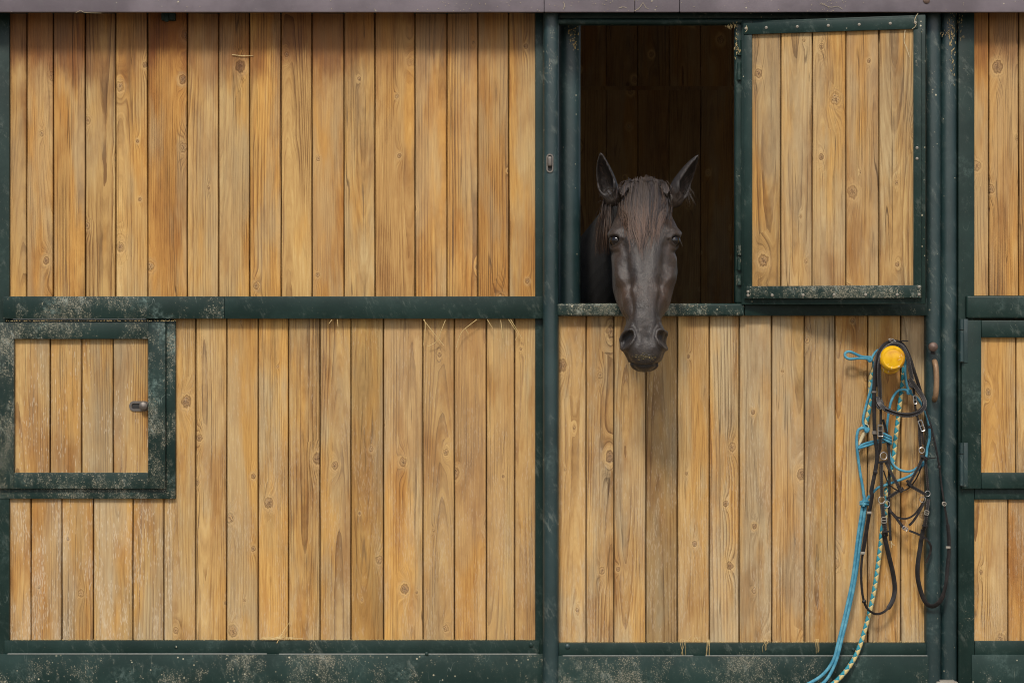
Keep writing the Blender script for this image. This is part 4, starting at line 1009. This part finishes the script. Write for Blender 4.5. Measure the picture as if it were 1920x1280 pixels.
bp('stitched_cord', 'leather2', lambda mb: (mb.sweep([z2(590, 1060, .055), z2(625, 1150, .055), z2(690, 1200, .055), z2(760, 1190, .055), z2(820, 1120, .055), z2(860, 1030, .055)], .0024, n=8), mb.sweep([z2(880, 985, .075), z2(920, 975, .085), z2(962, 970, .09)], .0016, n=6)))
# lower pieces on both sides
st('billet', [z3(518, 150, .066), z3(524, 200, .068), z3(530, 260, .070), z3(540, 330, .068), z3(546, 352, .06)], .0150, .005)
st('billet', [z3(812, 118, .064), z3(800, 200, .068), z3(790, 270, .066), z3(782, 312, .06)], .0130, .005)
bp('buckle', 'zinc', lambda mb: rectb(mb, z3(531, 252, .077), .0165, .0185, .0016))
bp('buckle', 'zinc', lambda mb: rectb(mb, z3(800, 205, .075), .0145, .014, .0016, -.15))
st('keeper', [z3(518, 325, .073), z3(570, 322, .073)], .006, .004, 'leather2'); st('keeper', [z3(770, 285, .072), z3(808, 290, .072)], .005, .004, 'leather2')
st('chin_strap', [z3(565, 180, .06), z3(600, 225, .062), z3(660, 243, .064), z3(715, 222, .064), z3(755, 175, .06), z3(785, 130, .056)], .0065, .0035, 'leather2')
st('chin_strap', [z3(560, 185, .07), z3(598, 225, .07), z3(635, 275, .07), z3(660, 302, .07)], .0095, .004, 'leather2')
st('chin_strap', [z3(785, 140, .066), z3(750, 205, .07), z3(712, 262, .07), z3(688, 285, .07)], .0080, .004, 'leather2')
st('chin_strap', [z3(690, 318, .07), z3(735, 335, .072), z3(790, 365, .07), z3(822, 405, .066), z3(826, 440, .062), z3(812, 485, .06), z3(796, 522, .058)], .0075, .0035, 'leather2')
bp('buckle', 'steel', lambda mb: rectb(mb, z3(664, 305, .077), .0185, .0095, .0017, -.5))
bp('tassel', 'cream', lambda mb: (mb.sweep([z3(575, 385, .055), z3(585, 405, .055), z3(600, 408, .055)], .001, n=5), mb.sweep([z3(575, 390, .055), z3(578, 425, .055)], .001, n=5)))

# blue rope halter with its two long cords
rh = thing('rope_halter', 'blue rope halter knotted and looped beside the yellow hook, two cords trailing down', 'halter', W(1640, 680, YD))
RB = .0046
def rp(name, mat, fn):
    mb = MB(); fn(mb); return P(mb.build(name, mat, rh), rh)
def knot(mb, c, r, rr_=None):
    rr_ = rr_ or RB
    for k in range(3):
        nr = (math.cos(k*1.1)*.8, -.5, math.sin(k*1.3)*.8)
        mb.ring(c+V((0, -.002*k, 0)), r, rr_, nr, sx=1, sz=.8, rot=k*.7)
rp('loop', 'blue', lambda mb: mb.sweep([z2(500, 262, .05), z2(440, 258, .05), z2(395, 240, .05), z2(350, 222, .052), z2(320, 232, .054), z2(320, 258, .055), z2(350, 274, .055), z2(410, 270, .052), z2(470, 272, .05), z2(500, 285, .05)], RB*1.05))
rp('knot', 'blue', lambda mb: knot(mb, z2(495, 278, .05), .0068))
rp('cord', 'blue', lambda mb: mb.sweep([z2(500, 280, .05), z2(540, 220, .045), z2(600, 200, .04), z2(660, 190, .04), z2(710, 210, .042), z2(742, 280, .045), z2(742, 380, .045), z2(755, 460, .045), z2(772, 505, .045)], RB))
rp('cord', 'blue', lambda mb: mb.sweep([z2(515, 290, .04), z2(525, 380, .035), z2(505, 470, .035), z2(470, 590, .035), z2(446, 690, .038), z2(452, 745, .042), z2(475, 775, .045)], RB))
rp('knot', 'blue', lambda mb: knot(mb, z2(472, 776, .048), .0065))
rp('cord', 'blue', lambda mb: mb.sweep([z2(472, 765, .045), z2(430, 763, .045), z2(408, 785, .045), z2(400, 850, .045), z2(405, 930, .042), z2(425, 1080, .04), z2(443, 1180, .04), z2(455, 1275, .04), z3(405, 90, .04), z3(410, 150, .04)], RB*1.1))
rp('knot', 'blue', lambda mb: knot(mb, z2(770, 508, .048), .0065))
rp('cord', 'blue', lambda mb: mb.sweep([z2(770, 500, .045), z2(730, 490, .045), z2(685, 505, .045), z2(645, 570, .045), z2(624, 670, .045), z2(612, 770, .045), z2(618, 860, .045), z2(636, 960, .045), z2(668, 1030, .045), z2(730, 1065, .045), z2(800, 1060, .045), z2(870, 1000, .045)], RB*.95))
rp('cord', 'blue', lambda mb: mb.sweep([z2(780, 515, .045), z2(835, 560, .042), z2(882, 640, .04), z2(910, 740, .04), z2(915, 830, .04), z2(898, 905, .04), z2(893, 955, .042), z2(865, 1025, .045), z2(790, 1090, .045), z2(700, 1130, .045), z2(600, 1165, .045), z2(540, 1190, .043), z2(490, 1250, .042), z3(432, 100, .042), z3(415, 150, .042)], RB))
rp('coil', 'blue', lambda mb: [mb.sweep([z2(590, 800+k*20, .05), z2(615, 812+k*20, .062), z2(645, 830+k*20, .05), z2(620, 838+k*20, .04)], RB*.95) for k in range(3)])
rp('cord', 'blue', lambda mb: mb.sweep([z2(605, 838, .045), z2(520, 855, .045), z2(450, 875, .045), z2(412, 900, .045)], RB*.95))
rp('cord', 'blue', lambda mb: mb.sweep([z2(605, 858, .048), z2(520, 872, .048), z2(455, 892, .048), z2(412, 905, .048)], RB*.9))
rp('knot', 'blue', lambda mb: (mb.sweep([z3(382, 140, .045), z3(405, 133, .056), z3(432, 138, .045), z3(418, 150, .036), z3(385, 152, .04)], RB*1.1), mb.sweep([z3(382, 152, .045), z3(405, 150, .057), z3(430, 154, .045)], RB*1.1), mb.sweep([z3(400, 120, .055), z3(402, 165, .056)], RB)))
rp('cord', 'blue', lambda mb: mb.sweep([z3(396, 150, .04), z3(385, 230, .04), z3(365, 360, .04), z3(332, 620, .042), z3(290, 820, .046), z3(242, 1020, .055), z3(212, 1130, .062), z3(150, 1220, .07), z3(60, 1280, .09), z3(-60, 1330, .12)], RB*1.25))
rp('cord', 'blue', lambda mb: mb.sweep([z3(414, 150, .04), z3(404, 240, .04), z3(385, 360, .04), z3(350, 620, .042), z3(302, 850, .046), z3(258, 1030, .055), z3(228, 1140, .062), z3(180, 1240, .072), z3(120, 1300, .09), z3(30, 1350, .12)], RB*1.25))
rp('ring', 'cream', lambda mb: mb.ring(z2(460, 752, .04), .0115, .002, sx=1.0, sz=.8))
# plaited lead rope
lr = thing('lead_rope', 'thick lead rope plaited in teal and straw yellow diamonds hanging behind the bridle', 'rope', W(1690, 700, YD))
def lp_(name, mat, fn):
    mb = MB(); fn(mb); return P(mb.build(name, mat, lr), lr)
lp_('plait', 'plait', lambda mb: mb.sweep([z2(458, 748, .028), z2(475, 690, .028), z2(490, 600, .026), z2(500, 440, .024), z2(520, 340, .03), z2(560, 260, .035), z2(610, 215, .035), z2(660, 205, .035), z2(710, 235, .035), z2(735, 310, .03), z2(728, 420, .026), z2(712, 540, .025), z2(692, 700, .025), z2(675, 840, .027), z2(662, 960, .03), z2(640, 1080, .03), z2(610, 1220, .03),
    z3(548, 60, .03), z3(545, 200, .03), z3(520, 310, .03), z3(510, 400, .028), z3(497, 500, .026), z3(484, 600, .026), z3(464, 720, .027), z3(435, 850, .030), z3(402, 970, .036), z3(360, 1090, .046), z3(300, 1190, .056), z3(220, 1275, .07), z3(120, 1340, .09)], .0082, n=14, step=.004))
lp_('whipping', 'cream', lambda mb: mb.sweep([z2(470, 780, .034), z2(448, 808, .034), z2(428, 850, .034), z2(420, 880, .034)], lambda t: .008-.003*t, n=14))
lp_('snap_hook', 'steel', lambda mb: (mb.ring(z2(410, 905, .034), .0095, .0022, sx=.8, sz=1.1), mb.lathe([(.004, -.008), (.006, 0), (.004, .008)], z2(425, 868, .034), (.3, 0, 1), n=12)))

# ------------------------------------------------------------------ loose straw
def straw(mb, pts, r=.0011): mb.sweep(pts, lambda t: r*(1-.3*t), n=5, step=.01)
def s2(x, y, y_=-.036): return W(600+x/3.764, 480+y/3.764, y_)
SG = 'straws hanging from the middle rail of the wide stable front'
hang = [([(735, 446), (745, 500), (728, 633)], 'kinked straw hanging nearly upright under the rail, crossing a longer one'),
 ([(728, 446), (800, 540), (876, 632)], 'longest straight straw under the rail, slanting down to the right'),
 ([(885, 452), (858, 520), (825, 600), (760, 637)], 'bent straw under the rail with its foot turned out to the left'),
 ([(1108, 446), (1010, 525), (980, 580), (962, 645)], 'long bowed straw under the rail on the board with the bright yellow streak'),
 ([(1028, 515), (1047, 548)], 'very short straw stub beside the long bowed straw'),
 ([(1180, 446), (1200, 480), (1220, 510)], 'short thick straw slanting right just under the rail'),
 ([(1275, 452), (1282, 510), (1290, 580)], 'faint thin straw hanging straight under the rail'),
 ([(1330, 446), (1365, 500), (1395, 555), (1377, 592)], 'straw folded sharply back at its lower end, nearest the door'),
 ([(1345, 446), (1390, 520), (1425, 580)], 'thin straight straw beside the folded one nearest the door'),
 ([(85, 448), (62, 478)], 'tiny slanted straw under the rail above the board with two knots'),
 ([(122, 446), (127, 497)], 'tiny upright straw under the rail above the board with two knots')]
for pts, lb in hang:
    mb = MB(); straw(mb, [s2(x, y, -.034+.018*(y-446)/200) if i else s2(x, y, -.03) for i, (x, y) in enumerate(pts)], .0013)
    tag(mb.build('straw', 'straw'), lb, 'straw', SG)
mb = MB(); straw(mb, [W(435, 103, -.004), W(455, 105, -.005), W(475, 104.5, -.004)], .0014); tag(mb.build('straw', 'straw'), 'single straw lying level across two boards high on the wall', 'straw')
def tuft(label, cx, cy, y, n, sx, sy, hang_=False, seed=1):
    rn = random.Random(seed); mb = MB()
    for i in range(n):
        x, q = cx+rn.gauss(0, sx), cy+rn.uniform(-2, 1); a = rn.uniform(-1, 1)
        if hang_: straw(mb, [W(x, cy-2, y+.008), W(x+rn.gauss(0, 2), cy+4, y-.004), W(x+a*3, cy+sy*rn.uniform(.4, .8), y-.004), W(x+a*sx*1.6, cy+sy*rn.uniform(.8, 1.1), y-.003)], .00055)
        else: straw(mb, [W(x-a*sx, q, y-.004), W(x, q-sy*.3*rn.random(), y-.006), W(x+a*sx, q-sy*rn.random(), y-.005)], .0010)
    return tag(mb.build('straw_tuft', 'straw'), label, 'straw')
tuft('sprig of straw lying on the bottom rail of the wide stable front', 528, 1197, -.018, 22, 13, 9, seed=3)
mb = MB(); straw(mb, [W(519, 1205, -.02), W(530, 1185, -.015), W(543, 1166, -.01)], .0013); tag(mb.build('straw', 'straw'), 'straight straw standing up out of the sprig on the bottom rail', 'straw')
tuft('long forked straw wisp hanging over the door bottom rail', 1281, 1199, -.050, 4, 3, 34, True, 5)
tuft('twisted straw wisp with crumbs above it hanging over the door bottom rail', 1305, 1201, -.048, 7, 8, 11, seed=6)
tuft('knotted straw wisp hanging straight down over the door bottom rail', 1328, 1200, -.050, 5, 1.6, 42, True, 7)
tuft('short split straw wisp alone on the door bottom rail', 1435, 1200, -.050, 4, 1.5, 20, True, 8)
tuft('straw wisp on the door bottom rail left of the trailing blue cords', 1533, 1199, -.050, 5, 2, 25, True, 9)
def chaff(name, label, blobs, seed, mat='straw'):
    rn = random.Random(seed); mb = MB()
    for (cx, cy, sx, sy, y, n) in blobs:
        for i in range(n):
            x, q = cx+rn.gauss(0, sx), cy+rn.gauss(0, sy); a = rn.uniform(-1, 1); L = rn.uniform(1, 6)
            straw(mb, [W(x, q, y), W(x+a*L*.5, q+L*.5, y-.001), W(x+a*L*.3, q+L, y)], rn.uniform(.0004, .0010))
    return tag(mb.build(name, mat), label, 'chaff', kind='stuff')
chaff('chaff', 'cobwebby chaff stuck to the posts under the eaves past the open hatch', [(1784, 62, 4, 22, -.047, 60), (1776, 62, 8, 4, -.047, 18), (1800, 50, 4, 12, -.036, 18), (1787, 120, 3, 30, -.046, 16)], 21)
chaff('chaff', 'crumbs of hay in the upper corner of the door opening by the hinges', [(1372, 47, 6, 2, -.056, 26), (1380, 75, 2, 14, -.058, 22), (1384, 92, 2, 4, -.07, 14)], 22)
mb = MB()
for pts in ([(1722, 27), (1717, 35), (1716, 44), (1719, 50), (1711, 56)], [(1698, 58), (1697, 68), (1696, 80), (1701, 92), (1706, 108)], [(1401, 50), (1403, 57), (1399, 62)]):
    k_ = HU(pts[0][0]); P0 = [hatch_m @ Vector((HU(a), -.019, HZ(a, b))) for a, b in pts]; straw(mb, P0, .0012)
tag(mb.build('chaff', 'cream'), 'pale crusty threads across the corners of the opened top hatch', 'chaff', kind='stuff')
# fine litter on ledges
def litter(name, label, segs, y, n, seed):
    rn = random.Random(seed); mb = MB()
    for i in range(n):
        x0, x1, q = rn.choice(segs); x = rn.uniform(x0, x1); a = rn.uniform(-3, 3); b_ = rn.uniform(-1.6, 1.2)
        L = rn.uniform(.6, 3.2); straw(mb, [W(x, q-.5, y-.003-rn.random()*.006), W(x+a*.8, q-.8+b_, y-.003-rn.random()*.006)], rn.uniform(.0005, .0010))
    tag(mb.build(name, 'straw'), label, 'straw', kind='stuff')
litter('straw_crumbs', 'line of straw crumbs along the bottom rail of the wide stable front', [(16, 1000, 1199.5)], -.004, 420, 2)
litter('straw_crumbs', 'line of straw crumbs along the bottom rail of the sliding door', [(1052, 1736, 1203.5)], -.030, 300, 3)
litter('straw_crumbs', 'straw crumbs caught in the seam above the scuffed feed hatch', [(10, 330, 602)], -.030, 160, 4)
mb = MB()
for pts in ([(1190, 21), (1200, 14), (1206, 5), (1210, 14), (1216, 17)], [(1056, 18), (1059, 10), (1056, 4)], [(142, 25), (153, 19), (157, 24), (190, 25)], [(1160, 16), (1168, 13), (1176, 16)], [(1540, 6), (1556, 14), (1570, 12), (1580, 18)]):
    straw(mb, [W(x, y, YF-.003) for x, y in pts], .0006)
rn = random.Random(5)
for i in range(110):
    x = rn.choice((rn.uniform(0, 1920), rn.gauss(1100, 120), rn.gauss(850, 70), rn.gauss(1560, 30))); y = rn.uniform(1, 22); a = rn.uniform(-2, 2)
    straw(mb, [W(x, y, YF-.002), W(x+a, y+rn.uniform(-2, 2), YF-.003)], .0006)
tag(mb.build('fascia_chaff', 'cream'), 'pale chaff and cobweb threads clinging to the mauve fascia', 'chaff', kind='stuff')
